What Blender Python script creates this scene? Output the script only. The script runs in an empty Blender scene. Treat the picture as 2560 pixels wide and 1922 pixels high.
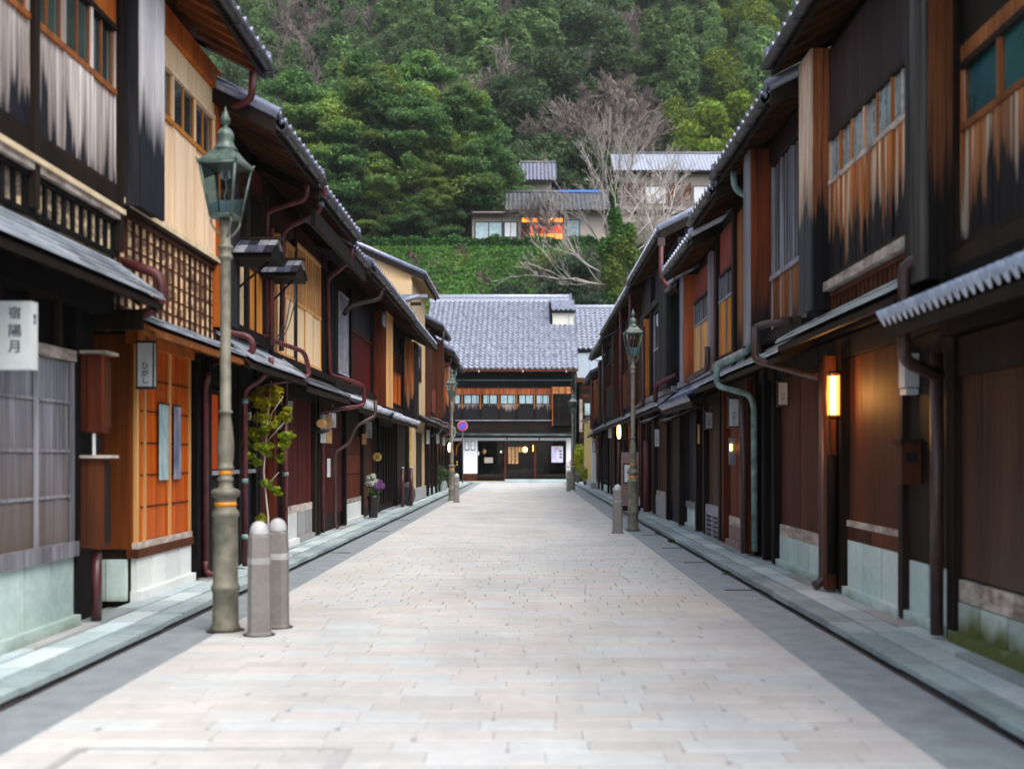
import bpy, math, random
import numpy as np
from mathutils import Vector, Matrix
random.seed(7); rng = np.random.default_rng(7)
C = bpy.context.scene.collection
SC = bpy.context.scene
PI = math.pi
# ------------------------------------------------------------------ camera
cam = bpy.data.objects.new('camera', bpy.data.cameras.new('camera')); C.objects.link(cam)
cam.location = (0, 0, 1.5); cam.rotation_euler = (PI/2, 0, 0)      # level view down the street, shift lens
cam.data.sensor_width = 36; cam.data.lens = 2780/2560*36
cam.data.shift_x = -38/2560; cam.data.shift_y = 181/2560
cam.data.clip_end = 2000; cam.data.clip_start = 0.1
cam.data.dof.use_dof = True; cam.data.dof.focus_distance = 22; cam.data.dof.aperture_fstop = 1.2
SC.camera = cam
# ------------------------------------------------------------------ sky, sun, exposure
SUN_EL, SUN_AZ = math.radians(58), math.radians(143)              # azimuth clockwise from +Y (street axis)
W = bpy.data.worlds.new('World'); SC.world = W; W.use_nodes = True
nt = W.node_tree; bgn = nt.nodes['Background']
sky = nt.nodes.new('ShaderNodeTexSky'); sky.sky_type = 'NISHITA'; sky.sun_disc = False
sky.sun_elevation = SUN_EL; sky.sun_rotation = SUN_AZ
sky.air_density = 1.0; sky.dust_density = 3.0; sky.ozone_density = 1.2
hs = nt.nodes.new('ShaderNodeHueSaturation'); hs.inputs['Saturation'].default_value = .55   # thin overcast: a paler sky
nt.links.new(sky.outputs[0], hs.inputs['Color']); nt.links.new(hs.outputs[0], bgn.inputs[0]); bgn.inputs[1].default_value = 0.15
sl = bpy.data.lights.new('sun', 'SUN'); sl.energy = 1.3; sl.angle = math.radians(50); sl.color = (1.0, 0.93, 0.84)
sun = bpy.data.objects.new('sun', sl); C.objects.link(sun)
sdir = Vector((math.sin(SUN_AZ)*math.cos(SUN_EL), math.cos(SUN_AZ)*math.cos(SUN_EL), math.sin(SUN_EL)))
sun.rotation_euler = sdir.to_track_quat('Z', 'Y').to_euler(); sun.location = (20, -20, 60)
SC.view_settings.view_transform = 'Standard'; SC.view_settings.look = 'None'
SC.view_settings.exposure = 1.2; SC.view_settings.gamma = 1.0
SC.view_settings.use_curve_mapping = False
SC.render.engine = 'CYCLES'; SC.cycles.use_denoising = True
SC.cycles.max_bounces = 6; SC.cycles.transparent_max_bounces = 12
# ------------------------------------------------------------------ materials
class N:
    def __init__(s, name):
        s.m = bpy.data.materials.new(name); s.m.use_nodes = True
        s.t = s.m.node_tree; s.b = s.t.nodes['Principled BSDF']
        s.pos = s.n('ShaderNodeNewGeometry').outputs['Position']
    def n(s, k, **kw):
        x = s.t.nodes.new(k)
        for a, v in kw.items(): setattr(x, a, v)
        return x
    def l(s, a, b): s.t.links.new(a, b)
    def noise(s, scale, detail=4, sc=1.0, rough=.55, pos=None):
        mp = s.n('ShaderNodeMapping'); mp.inputs['Scale'].default_value = scale
        s.l(pos or s.pos, mp.inputs[0])
        no = s.n('ShaderNodeTexNoise'); no.inputs['Scale'].default_value = sc
        no.inputs['Detail'].default_value = detail; no.inputs['Roughness'].default_value = rough
        s.l(mp.outputs[0], no.inputs[0]); return no.outputs['Fac']
    def ramp(s, f, a, b, ca, cb):
        r = s.n('ShaderNodeValToRGB'); e = r.color_ramp.elements
        e[0].position = a; e[1].position = b; e[0].color = (*ca, 1); e[1].color = (*cb, 1)
        s.l(f, r.inputs[0]); return r.outputs[0]
    def math(s, op, a, b=0, clamp=False):
        x = s.n('ShaderNodeMath', operation=op, use_clamp=clamp)
        for i, v in enumerate((a, b)):
            if isinstance(v, (int, float)): x.inputs[i].default_value = v
            else: s.l(v, x.inputs[i])
        return x.outputs[0]
    def mix(s, f, a, b, mode='MIX'):
        x = s.n('ShaderNodeMix', data_type='RGBA', blend_type=mode)
        for i, v in ((0, f), (6, a), (7, b)):
            if isinstance(v, (int, float)): x.inputs[i].default_value = v
            elif isinstance(v, tuple): x.inputs[i].default_value = (*v, 1)
            else: s.l(v, x.inputs[i])
        return x.outputs[2]
    def rnd(s, lo, hi):
        r = s.n('ShaderNodeObjectInfo').outputs['Random']
        return s.math('ADD', s.math('MULTIPLY', r, hi-lo), lo)
    def scale_col(s, c, f):
        x = s.n('ShaderNodeVectorMath', operation='SCALE'); s.l(c, x.inputs[0])
        if isinstance(f, (int, float)): x.inputs['Scale'].default_value = f
        else: s.l(f, x.inputs['Scale'])
        return x.outputs[0]
    def out(s, col, rough=.6, bump=None, strength=.3, dist=.01, **kw):
        if isinstance(col, tuple): s.b.inputs['Base Color'].default_value = (*col, 1)
        else: s.l(col, s.b.inputs['Base Color'])
        if isinstance(rough, (int, float)): s.b.inputs['Roughness'].default_value = rough
        else: s.l(rough, s.b.inputs['Roughness'])
        for k, v in kw.items(): s.b.inputs[k.replace('_', ' ')].default_value = v
        if bump is not None:
            x = s.n('ShaderNodeBump'); x.inputs['Strength'].default_value = strength
            x.inputs['Distance'].default_value = dist
            s.l(bump, x.inputs['Height']); s.l(x.outputs[0], s.b.inputs['Normal'])
        return s.m
def wood(name, c1, c2, stain=None, sc=(38, 38, 1.6), var=.35, rough=.62, cd=(.012, .011, .013), pale=None, spec=.16):
    """grained timber; stain=(z, spread, sharp) gives the soot-dark weathered foot with ragged tongues"""
    k = N(name)
    g = k.noise(sc, 5); g2 = k.noise((3.1, 3.1, .45), 3)
    f = k.math('ADD', k.math('MULTIPLY', g, .6), k.math('MULTIPLY', g2, .4))
    col = k.ramp(f, .36, .64, c1, c2)
    if pale:
        p = k.noise((13, 13, .25), 2); pf = k.ramp(p, .55, .6, (0, 0, 0), (1, 1, 1))
        col = k.mix(pf, col, pale)
    col = k.scale_col(col, k.rnd(1-var, 1+var))
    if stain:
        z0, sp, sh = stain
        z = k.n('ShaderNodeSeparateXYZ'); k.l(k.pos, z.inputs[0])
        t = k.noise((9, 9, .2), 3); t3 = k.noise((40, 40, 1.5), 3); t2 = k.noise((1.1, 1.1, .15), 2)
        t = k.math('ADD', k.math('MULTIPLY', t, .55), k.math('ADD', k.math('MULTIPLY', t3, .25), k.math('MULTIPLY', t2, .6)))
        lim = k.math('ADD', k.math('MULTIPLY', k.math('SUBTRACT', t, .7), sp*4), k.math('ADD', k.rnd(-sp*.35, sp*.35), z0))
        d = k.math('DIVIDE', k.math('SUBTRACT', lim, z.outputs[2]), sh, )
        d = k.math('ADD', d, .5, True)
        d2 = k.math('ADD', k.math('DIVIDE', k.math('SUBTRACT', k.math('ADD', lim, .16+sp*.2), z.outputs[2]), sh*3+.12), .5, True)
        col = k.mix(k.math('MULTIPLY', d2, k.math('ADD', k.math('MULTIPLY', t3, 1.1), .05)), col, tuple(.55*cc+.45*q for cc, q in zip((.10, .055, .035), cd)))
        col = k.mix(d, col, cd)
    return k.out(col, rough, g, .35, .006, Specular_IOR_Level=spec)
def stone(name, c1, c2, sc=6, rough=.85, moss=None, var=.15, bump=.4):
    k = N(name)
    g = k.noise((sc*6,)*3, 6, rough=.7); g2 = k.noise((sc*.5,)*3, 4)
    col = k.ramp(k.math('ADD', k.math('MULTIPLY', g, .45), k.math('MULTIPLY', g2, .55)), .35, .65, c1, c2)
    col = k.scale_col(col, k.rnd(1-var, 1+var))
    if 'paver' in name:                                            # foot-worn and damp patches, faint tracks along the street
        w1 = k.ramp(k.noise((1.1, .25, 1), 4, rough=.65), .35, .7, (.88, .89, .90), (1.04, 1.04, 1.03)); w2 = k.ramp(k.noise((14, 14, 14), 5, rough=.75), .30, .42, (.86, .86, .87), (1, 1, 1))
        col = k.mix(1.0, k.mix(1.0, col, w1, 'MULTIPLY'), w2, 'MULTIPLY')
    if moss:
        z = k.n('ShaderNodeSeparateXYZ'); k.l(k.pos, z.inputs[0])
        t = k.noise((2.5, 2.5, 1), 5)
        d = k.math('ADD', k.math('MULTIPLY', k.math('SUBTRACT', k.math('MULTIPLY', t, moss[0]), z.outputs[2]), 6), .2, True)
        col = k.mix(d, col, moss[1])
    return k.out(col, rough, g, bump, .006)
def plain(name, c, rough=.5, metal=0, var=.0, noise=.25, sc=8, **kw):
    k = N(name); g = k.noise((sc,)*3, 4)
    col = k.ramp(g, .3, .7, tuple(v*(1-noise) for v in c), tuple(min(1, v*(1+noise)) for v in c))
    if var: col = k.scale_col(col, k.rnd(1-var, 1+var))
    return k.out(col, rough, Metallic=metal, **kw)
def glow(name, c, e):
    k = N(name); k.b.inputs['Emission Color'].default_value = (*c, 1); k.b.inputs['Emission Strength'].default_value = e
    return k.out(tuple(v*.25 for v in c), .5)
def leafmat(name, dark, light, hue=None):
    k = N(name)
    a = k.n('ShaderNodeAttribute', attribute_name='rnd').outputs['Fac']
    g = k.noise((.35,)*3, 3)
    f = k.math('ADD', k.math('MULTIPLY', a, .38), k.math('MULTIPLY', g, .65))
    col = k.ramp(f, .25, .85, dark, light)
    if hue: col = k.mix(k.ramp(k.noise((.18,)*3, 2), .5, .62, (0, 0, 0), (1, 1, 1)), col, hue)
    col = k.scale_col(col, k.rnd(.7, 1.35))
    k.out(col, .55, Specular_IOR_Level=.25)
    tr = k.n('ShaderNodeBsdfTranslucent'); k.l(col, tr.inputs[0])
    mx = k.n('ShaderNodeMixShader'); mx.inputs[0].default_value = .42
    k.l(k.b.outputs[0], mx.inputs[1]); k.l(tr.outputs[0], mx.inputs[2])
    k.l(mx.outputs[0], k.t.nodes['Material Output'].inputs[0]); return k.m
def clearglass(name, tint=(.8, .9, .9), rough=.04):
    k = N(name); tr = k.n('ShaderNodeBsdfTransparent'); tr.inputs[0].default_value = (*tint, 1)
    gl = k.n('ShaderNodeBsdfGlossy'); gl.inputs['Roughness'].default_value = rough
    fr = k.n('ShaderNodeFresnel'); fr.inputs[0].default_value = 1.5
    mx = k.n('ShaderNodeMixShader'); k.l(fr.outputs[0], mx.inputs[0]); k.l(tr.outputs[0], mx.inputs[1]); k.l(gl.outputs[0], mx.inputs[2])
    k.l(mx.outputs[0], k.t.nodes['Material Output'].inputs[0]); return k.m
M = {}
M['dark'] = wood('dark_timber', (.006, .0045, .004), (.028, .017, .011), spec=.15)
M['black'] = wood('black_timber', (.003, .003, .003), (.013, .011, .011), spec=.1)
M['char'] = wood('charcoal_timber', (.007, .007, .009), (.026, .025, .030), spec=.2)
M['brown'] = wood('brown_planks', (.026, .0085, .004), (.125, .037, .014), sc=(110, 110, 1.0), spec=.15)
M['brownfade'] = wood('brown_planks_worn_foot', (.030, .013, .008), (.110, .045, .024), stain=(.45, .5, .6), cd=(.10, .085, .08))
M['red'] = wood('bengara_red_planks', (.026, .003, .002), (.12, .011, .007), sc=(50, 50, 1.1), spec=.15)
M['redbrown'] = wood('red_brown_planks', (.05, .010, .005), (.18, .035, .012))
M['orange'] = wood('fresh_orange_timber', (.27, .055, .007), (.62, .17, .020), sc=(30, 30, 1.0), var=.18)
M['orangefoot'] = wood('orange_timber_black_foot', (.22, .050, .010), (.55, .17, .04), stain=(3.35, .45, .12), var=.2, pale=(.62, .48, .34))
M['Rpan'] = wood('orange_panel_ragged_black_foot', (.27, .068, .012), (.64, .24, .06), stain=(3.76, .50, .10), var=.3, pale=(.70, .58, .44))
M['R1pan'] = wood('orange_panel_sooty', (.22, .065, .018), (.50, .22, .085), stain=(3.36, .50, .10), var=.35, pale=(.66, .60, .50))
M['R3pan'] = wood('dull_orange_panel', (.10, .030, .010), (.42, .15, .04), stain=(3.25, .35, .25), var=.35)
M['tan'] = wood('new_tan_panel', (.50, .24, .08), (.80, .45, .17), var=.12, sc=(24, 24, .9))
M['amber'] = wood('amber_panel', (.38, .13, .02), (.66, .28, .05), var=.14, sc=(24, 24, .9))
M['peach'] = wood('peach_panel', (.74, .50, .31), (.92, .74, .52), var=.08, sc=(20, 20, .8))
M['cream'] = wood('cream_panel', (.72, .52, .29), (.90, .70, .45), var=.10, sc=(20, 20, .8))
M['silver'] = wood('silvered_panel_black_foot', (.34, .28, .25), (.74, .66, .62), stain=(4.02, .50, .12), var=.25, pale=(.86, .80, .76), cd=(.014, .015, .022))
M['silverdob'] = wood('lit_silvered_ribs_black_foot', (.5, .48, .5), (.85, .84, .84), stain=(4.55, .25, .4), var=.2, cd=(.014, .016, .024))
M['grey'] = wood('weathered_grey_timber', (.12, .12, .135), (.36, .36, .40), sc=(22, 22, .8), var=.25)
M['greyfade'] = wood('grey_bark_panel', (.11, .12, .145), (.38, .40, .47), stain=(1.35, .5, 1.3), cd=(.13, .10, .085), sc=(26, 26, 1.1), var=.25)
M['paleold'] = wood('pale_worn_rail', (.20, .15, .12), (.62, .55, .50), sc=(6, 6, 18), var=.2)
M['soffit'] = wood('soffit_boards', (.035, .014, .007), (.12, .045, .015), sc=(1.5, 40, 1.5))
M['soffitorange'] = wood('orange_soffit_boards', (.14, .035, .007), (.34, .10, .02), sc=(1.5, 30, 1.5), var=.2)
M['shingle'] = wood('weathered_eave_boards', (.17, .20, .24), (.46, .52, .58), sc=(3, 2, 3), var=.25, rough=.35, spec=.8)
M['eavepale'] = wood('pale_eave_sheet', (.30, .37, .38), (.55, .63, .64), sc=(6, 1.2, 4), var=.08, rough=.38, spec=.6)
M['stonegreen'] = stone('pale_green_stone', (.42, .56, .54), (.66, .78, .75), 2.2, moss=(.26, (.09, .13, .045)))
M['stoneleft'] = stone('sun_dimmed_green_stone', (.27, .36, .34), (.47, .58, .55), 2.2, moss=(.30, (.10, .13, .05)))  # green stone darkened to offset the stronger sun on the left
M['stonewhite'] = stone('pale_dressed_stone', (.60, .63, .63), (.78, .80, .79), 2.2)
M['stonemoss'] = stone('mossy_stone', (.24, .32, .27), (.46, .54, .49), 2, moss=(.62, (.10, .115, .02)))
M['stonepink'] = stone('pinkish_stone', (.22, .13, .12), (.36, .24, .22), 2)
M['kerb'] = stone('kerb_stone', (.17, .22, .23), (.36, .43, .45), 2, moss=(.17, (.035, .045, .028)))  # darker towards the bottom
M['walk'] = stone('sidewalk_slab', (.27, .35, .37), (.50, .59, .61), 1.6)
M['walkpale'] = stone('sidewalk_pale_slab', (.38, .46, .47), (.56, .63, .64), 1.6)
M['asphalt'] = stone('asphalt_band', (.195, .23, .25), (.305, .345, .37), 9, .82)
M['paver'] = stone('pink_white_paver', (.425, .415, .40), (.545, .535, .52), 1.3, .75, var=.055, bump=.25)
M['joint'] = stone('paving_joint_bed', (.25, .25, .26), (.34, .34, .35), 8)
M['concrete'] = stone('concrete', (.25, .25, .26), (.38, .38, .38), 3)
M['rock'] = stone('dark_rock', (.03, .035, .04), (.12, .12, .13), 3)
M['whitewall'] = stone('white_plaster', (.68, .68, .71), (.80, .80, .82), 1, bump=.1, var=0)
M['beige'] = stone('beige_plaster', (.48, .34, .18), (.60, .44, .26), 1, bump=.1, var=0)
M['ochre'] = stone('ochre_plaster', (.45, .31, .09), (.58, .42, .15), 1, bump=.1, var=0)
M['greywall'] = stone('grey_plaster', (.30, .26, .23), (.42, .37, .33), 1, bump=.1, var=0)
M['redwall'] = stone('red_plaster', (.16, .022, .016), (.26, .04, .026), 1, bump=.15, var=.1)
M['soil'] = stone('hillside_soil', (.020, .026, .012), (.060, .055, .03), .4)
M['bank'] = stone('bank_earth', (.035, .030, .022), (.14, .105, .08), .5)
M['rubble'] = stone('rubble_stone', (.05, .045, .045), (.17, .15, .145), 1.2, var=.4)
k = N('glazed_roof_tile'); g = k.noise((7,)*3, 4)
M['tile'] = k.out(k.scale_col(k.ramp(g, .3, .7, (.075, .088, .15), (.17, .19, .27)), k.rnd(.7, 1.3)), .27, Specular_IOR_Level=.9, Coat_Weight=.45, Coat_Roughness=.12)
k = N('pale_roof_tile'); g = k.noise((7,)*3, 4)
M['tilepale'] = k.out(k.scale_col(k.ramp(g, .3, .7, (.30, .34, .44), (.52, .56, .66)), k.rnd(.85, 1.15)), .25, Specular_IOR_Level=.9)
M['tiledull'] = stone('dull_roof_tile', (.05, .055, .065), (.15, .16, .18), 4, .5)
M['winered'] = plain('wine_red_pipe', (.085, .012, .016), .5, noise=.5)
M['pipebrown'] = plain('brown_pipe', (.052, .027, .023), .42)
M['pipedark'] = plain('dark_pipe', (.035, .030, .032), .4)
M['verdigris'] = plain('verdigris_pipe', (.16, .26, .25), .6, noise=.55)
M['pipegrey'] = plain('grey_pipe', (.18, .20, .26), .4)
M['gutter'] = plain('gutter_metal', (.045, .045, .05), .4, noise=.5)
M['post'] = plain('lamp_post_paint', (.15, .142, .108), .55, noise=.38, sc=9)
M['lantern'] = plain('aged_lantern_metal', (.070, .105, .090), .42, noise=.6, sc=20)
M['band'] = plain('orange_reflector', (.75, .27, .01), .4, noise=.1)
M['bollard'] = stone('granite_bollard', (.155, .142, .135), (.235, .218, .21), 5, .75, bump=.2)
M['dome'] = plain('bollard_cap', (.42, .42, .44), .5)
M['lampglass'] = clearglass('lamp_glass')
M['frost'] = plain('frosted_lamp_pane', (.45, .58, .62), .3)
M['pane'] = plain('window_glass', (.035, .055, .060), .06, noise=.5, sc=2, Specular_IOR_Level=1.0)
M['panedark'] = plain('dark_window_glass', (.014, .013, .013), .07, noise=.3, sc=2)
M['paneteal'] = plain('teal_window_glass', (.012, .075, .09), .1, noise=.5, sc=3)
M['panepale'] = plain('pale_reflecting_glass', (.36, .50, .54), .12, noise=.2, sc=3)
M['paper'] = plain('white_paper', (.74, .76, .78), .7, noise=.05)
M['signwhite'] = plain('sign_white', (.62, .66, .66), .5, noise=.05)
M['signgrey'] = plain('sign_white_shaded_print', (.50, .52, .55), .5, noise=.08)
M['ink'] = plain('ink', (.012, .014, .05), .5, noise=0)
M['inkblack'] = plain('black_ink', (.01, .01, .012), .5, noise=0)
M['frame'] = plain('black_frame', (.02, .02, .022), .4)
M['plate'] = plain('wood_name_plate', (.55, .30, .12), .5)
M['yellow'] = plain('yellow_crest', (.60, .42, .10), .5)
M['signblue'] = plain('sign_blue', (.03, .12, .72), .35, noise=0)
M['signred'] = plain('sign_red', (.62, .02, .05), .35, noise=0)
M['lampon'] = glow('lit_lantern_shade', (1, .55, .16), 9)
M['lampwhite'] = glow('lit_lamp_core', (1, .62, .24), 3.2)
M['litwin'] = glow('lit_window', (1, .27, .015), 1.1)
M['litred'] = glow('lit_curtain', (.7, .05, .01), .6)
M['lampedge'] = glow('lantern_paper_side', (1, .30, .03), .9)
M['bulb'] = glow('small_lit_bulb', (1, .55, .12), 5)
M['litglass'] = glow('ember_window', (.75, .10, .01), .10)
M['metalroof'] = plain('pale_sheet_roof', (.26, .31, .36), .35, noise=.1)
M['pot'] = plain('green_glazed_pot', (.01, .07, .06), .3)
M['vase'] = plain('dark_vase', (.02, .008, .010), .35)
M['bark'] = wood('bark', (.03, .022, .017), (.10, .08, .065), sc=(8, 8, 2), var=.3)
M['twig'] = wood('grey_bark', (.26, .23, .21), (.52, .47, .43), sc=(8, 8, 2), var=.25)
M['twigbrown'] = wood('brown_twigs', (.11, .088, .08), (.26, .215, .195), sc=(2, 2, 1), var=.3)
M['pine'] = leafmat('pine_needles', (.030, .085, .030), (.14, .28, .065), hue=(.20, .28, .05))
M['green'] = leafmat('evergreen_leaves', (.026, .062, .026), (.12, .19, .065))
M['bamboo'] = leafmat('bamboo_leaves', (.05, .11, .04), (.19, .30, .09))
M['lime'] = leafmat('yellow_green_leaves', (.05, .105, .008), (.23, .31, .025))
M['ivy'] = leafmat('ivy_leaves', (.022, .085, .012), (.10, .26, .03), hue=(.14, .20, .03))
M['hedge'] = leafmat('hedge_leaves', (.016, .07, .012), (.06, .18, .03))
M['shrub'] = leafmat('bank_shrub_leaves', (.02, .05, .03), (.10, .17, .09))
M['bush'] = leafmat('young_tree_leaves', (.08, .13, .005), (.38, .42, .02), hue=(.5, .25, .01))
M['petalw'] = leafmat('white_petals', (.55, .6, .5), (.8, .82, .75))
M['petalv'] = leafmat('violet_petals', (.16, .04, .22), (.40, .20, .42))
# ------------------------------------------------------------------ builders
ORI = {}                                                           # world origin of every object that can be a parent
def link(o, parent=None, loc=(0, 0, 0)):
    C.objects.link(o); loc = Vector(loc); ORI[o.name] = loc.copy()
    if parent is not None:
        o.parent = parent; o.location = loc - ORI[parent.name]
    else: o.location = loc
    return o
def tag(o, label=None, cat=None, group=None, kind=None):
    for kk, v in (('label', label), ('category', cat), ('group', group), ('kind', kind)):
        if v: o[kk] = v
    return o
def empty(name, loc, label, cat, group=None):
    o = bpy.data.objects.new(name, None); o.empty_display_size = .2
    link(o, None, loc); return tag(o, label, cat, group)
class MB:
    def __init__(s): s.v = []; s.f = []; s.smooth = []
    def box(s, x0, x1, y0, y1, z0, z1):
        x0, x1 = min(x0, x1), max(x0, x1); y0, y1 = min(y0, y1), max(y0, y1); z0, z1 = min(z0, z1), max(z0, z1)
        b = len(s.v); s.v += [(x0,y0,z0),(x1,y0,z0),(x1,y1,z0),(x0,y1,z0),(x0,y0,z1),(x1,y0,z1),(x1,y1,z1),(x0,y1,z1)]
        s.f += [(b,b+3,b+2,b+1),(b+4,b+5,b+6,b+7),(b,b+1,b+5,b+4),(b+1,b+2,b+6,b+5),(b+2,b+3,b+7,b+6),(b+3,b,b+4,b+7)]
        s.smooth += [False]*6; return s
    def prism(s, prof, y0, y1):                                    # profile in (x,z) swept along y
        b = len(s.v); n = len(prof)
        a = sum(prof[i][0]*prof[(i+1) % n][1]-prof[(i+1) % n][0]*prof[i][1] for i in range(n))
        if a < 0: prof = prof[::-1]
        s.v += [(p[0], y0, p[1]) for p in prof] + [(p[0], y1, p[1]) for p in prof]
        s.f += [tuple(range(b, b+n)), tuple(range(b+2*n-1, b+n-1, -1))]
        s.f += [(b+(i+1) % n, b+i, b+n+i, b+n+(i+1) % n) for i in range(n)]
        s.smooth += [False]*(n+2); return s
    def prismx(s, prof, x0, x1):                                   # profile in (y,z) swept along x
        b = len(s.v); n = len(prof)
        a = sum(prof[i][0]*prof[(i+1) % n][1]-prof[(i+1) % n][0]*prof[i][1] for i in range(n))
        if a < 0: prof = prof[::-1]
        s.v += [(x0, p[0], p[1]) for p in prof] + [(x1, p[0], p[1]) for p in prof]
        s.f += [tuple(range(b+n-1, b-1, -1)), tuple(range(b+n, b+2*n))]
        s.f += [(b+i, b+(i+1) % n, b+n+(i+1) % n, b+n+i) for i in range(n)]
        s.smooth += [False]*(n+2); return s
    def tube(s, pts, r, seg=8, r2=None, cap=True):
        pts = [Vector(p) for p in pts]; n = len(pts)
        rs = r if isinstance(r, (list, tuple)) else [r + ((r2 if r2 is not None else r)-r)*i/(n-1) for i in range(n)]
        b = len(s.v); up = None
        for i, p in enumerate(pts):
            t = (pts[min(i+1, n-1)]-pts[max(i-1, 0)]).normalized()
            if up is None:
                up = t.orthogonal().normalized()
            else:
                up = (up - t*up.dot(t)); up = up.normalized() if up.length > 1e-5 else t.orthogonal().normalized()
            w = t.cross(up)
            for j in range(seg):
                a = 2*PI*j/seg; s.v.append(tuple(p + (up*math.cos(a)+w*math.sin(a))*rs[i]))
        for i in range(n-1):
            for j in range(seg):
                j2 = (j+1) % seg
                s.f.append((b+i*seg+j, b+i*seg+j2, b+(i+1)*seg+j2, b+(i+1)*seg+j)); s.smooth.append(True)
        if cap:
            s.f += [tuple(range(b+seg-1, b-1, -1)), tuple(range(b+(n-1)*seg, b+n*seg))]; s.smooth += [False, False]
        return s
    def lathe(s, prof, cx=0, cy=0, seg=20, phase=0, smooth=True, angs=None):   # prof (r,z) bottom to top
        b = len(s.v); n = len(prof)
        for r, z in prof:
            for j in range(seg):
                a = angs[j] if angs else 2*PI*j/seg+phase; s.v.append((cx+r*math.cos(a), cy+r*math.sin(a), z))
        for i in range(n-1):
            for j in range(seg):
                j2 = (j+1) % seg; s.f.append((b+i*seg+j, b+i*seg+j2, b+(i+1)*seg+j2, b+(i+1)*seg+j)); s.smooth.append(smooth)
        s.f += [tuple(range(b+seg-1, b-1, -1)), tuple(range(b+(n-1)*seg, b+n*seg))]; s.smooth += [False, False]; return s
    def quad(s, a, b_, c, d):
        b = len(s.v); s.v += [a, b_, c, d]; s.f.append((b, b+1, b+2, b+3)); s.smooth.append(False); return s
    def mesh(s, name, mat):
        me = bpy.data.meshes.new(name); me.from_pydata(s.v, [], s.f)
        me.polygons.foreach_set('use_smooth', s.smooth); me.materials.append(mat); me.update(); return me
    def obj(s, name, mat, parent=None, loc=None, **t):
        """vertices are in world space; the object's origin is put at loc (or the parent's origin)"""
        o = bpy.data.objects.new(name, s.mesh(name, mat))
        L = Vector(loc) if loc is not None else (ORI[parent.name].copy() if parent is not None else Vector((0, 0, 0)))
        if L.length: o.data.transform(Matrix.Translation(-L))
        link(o, parent, L); return tag(o, **t)
CUBES = {}
def piece(name, parent, x0, x1, y0, y1, z0, z1, mat, **t):
    """one board / stone / pane: a block that shares its mesh with every other of the same material"""
    key = mat.name
    if key not in CUBES: CUBES[key] = MB().box(-.5, .5, -.5, .5, -.5, .5).mesh('block', mat)
    o = bpy.data.objects.new(name, CUBES[key])
    link(o, parent, ((x0+x1)/2, (y0+y1)/2, (z0+z1)/2))
    o.scale = (abs(x1-x0), abs(y1-y0), abs(z1-z0)); return tag(o, **t)
def bend(pts, r=.07, n=4):
    """round the corners of a polyline"""
    P = [Vector(p) for p in pts]; out = [P[0]]
    for i in range(1, len(P)-1):
        a, b, c = P[i-1], P[i], P[i+1]
        d1 = min(r, (a-b).length*.45); d2 = min(r, (c-b).length*.45)
        s, e = b+(a-b).normalized()*d1, b+(c-b).normalized()*d2
        for k in range(n+1):
            t = k/n; out.append(s*(1-t)**2 + b*2*t*(1-t) + e*t*t)
    out.append(P[-1]); return out
def text(parent, s, x, y, z, size, mat, normal='-y', vertical=False, name='lettering', gap=1.08):
    chars = list(s) if vertical else [s]
    for i, ch in enumerate(chars):
        cu = bpy.data.curves.new('text', 'FONT'); cu.body = ch; cu.size = size; cu.extrude = .002
        cu.align_x = 'CENTER'; cu.align_y = 'CENTER'
        cu.resolution_u = 3
        to = bpy.data.objects.new('t', cu); C.objects.link(to)
        me = bpy.data.meshes.new_from_object(to); bpy.data.objects.remove(to)
        if len(me.vertices) == 0: continue
        me.materials.clear(); me.materials.append(mat)
        o = bpy.data.objects.new(name, me)
        link(o, parent, (x, y, z-i*size*gap))
        o.rotation_euler = {'-y': (PI/2, 0, 0), '+x': (PI/2, 0, PI/2), '-x': (PI/2, 0, -PI/2)}[normal]
# roof tiles ---------------------------------------------------------------
def tile_mesh(w, l, mat, name='roof_tile', seg=6, thick=.03, amp=.035):
    """pantile: S-curve across (local x), laid up the slope (local y), front lip at y=0"""
    m = MB(); xs = [i/seg for i in range(seg+1)]
    pz = [amp*math.cos(2*PI*t)+amp*.25*math.cos(4*PI*t) for t in xs]
    for yy, dz in ((0, thick), (l, 0)):
        for t, z in zip(xs, pz): m.v.append((w*(t-.5)*1.02, yy, z+dz))
    n = seg+1
    for i in range(seg): m.f.append((i, i+1, n+i+1, n+i)); m.smooth.append(True)
    for t, z in zip(xs, pz): m.v.append((w*(t-.5)*1.02, 0, z-thick*.2))
    for i in range(seg): m.f.append((2*n+i, 2*n+i+1, i+1, i)); m.smooth.append(False)
    return m.mesh(name, mat)
def tiles_joined(mb, o, ux, uy, un, w, l, cols, rows, r0=0, seg=6, amp=.035, thick=.03):
    """adds tiles r0..rows to mb. o origin, ux across, uy up-slope, un normal"""
    xs = [i/seg for i in range(seg+1)]; pz = [amp*math.cos(2*PI*t)+amp*.25*math.cos(4*PI*t) for t in xs]
    for r in range(r0, rows):
        for c in range(cols):
            b = len(mb.v)
            for yy, dz in ((r*l, thick), ((r+1)*l+.01, 0), (r*l, -.006)):
                for t, z in zip(xs, pz):
                    mb.v.append(tuple(o + ux*(w*(c+t)) + uy*yy + un*(z+dz)))
            n = seg+1
            for i in range(seg):
                mb.f.append((b+i, b+i+1, b+n+i+1, b+n+i)); mb.smooth.append(True)
                mb.f.append((b+2*n+i, b+2*n+i+1, b+i+1, b+i)); mb.smooth.append(False)
M['sideboards'] = wood('deep_orange_side_boards', (.085, .022, .005), (.21, .055, .010), sc=(18, 18, .6), var=.2)
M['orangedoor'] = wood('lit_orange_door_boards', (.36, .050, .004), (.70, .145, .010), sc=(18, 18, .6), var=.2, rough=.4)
M['blueprint'] = wood('pale_blue_banner_print', (.18, .36, .40), (.50, .60, .60), sc=(9, 9, 4), var=0)
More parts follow.
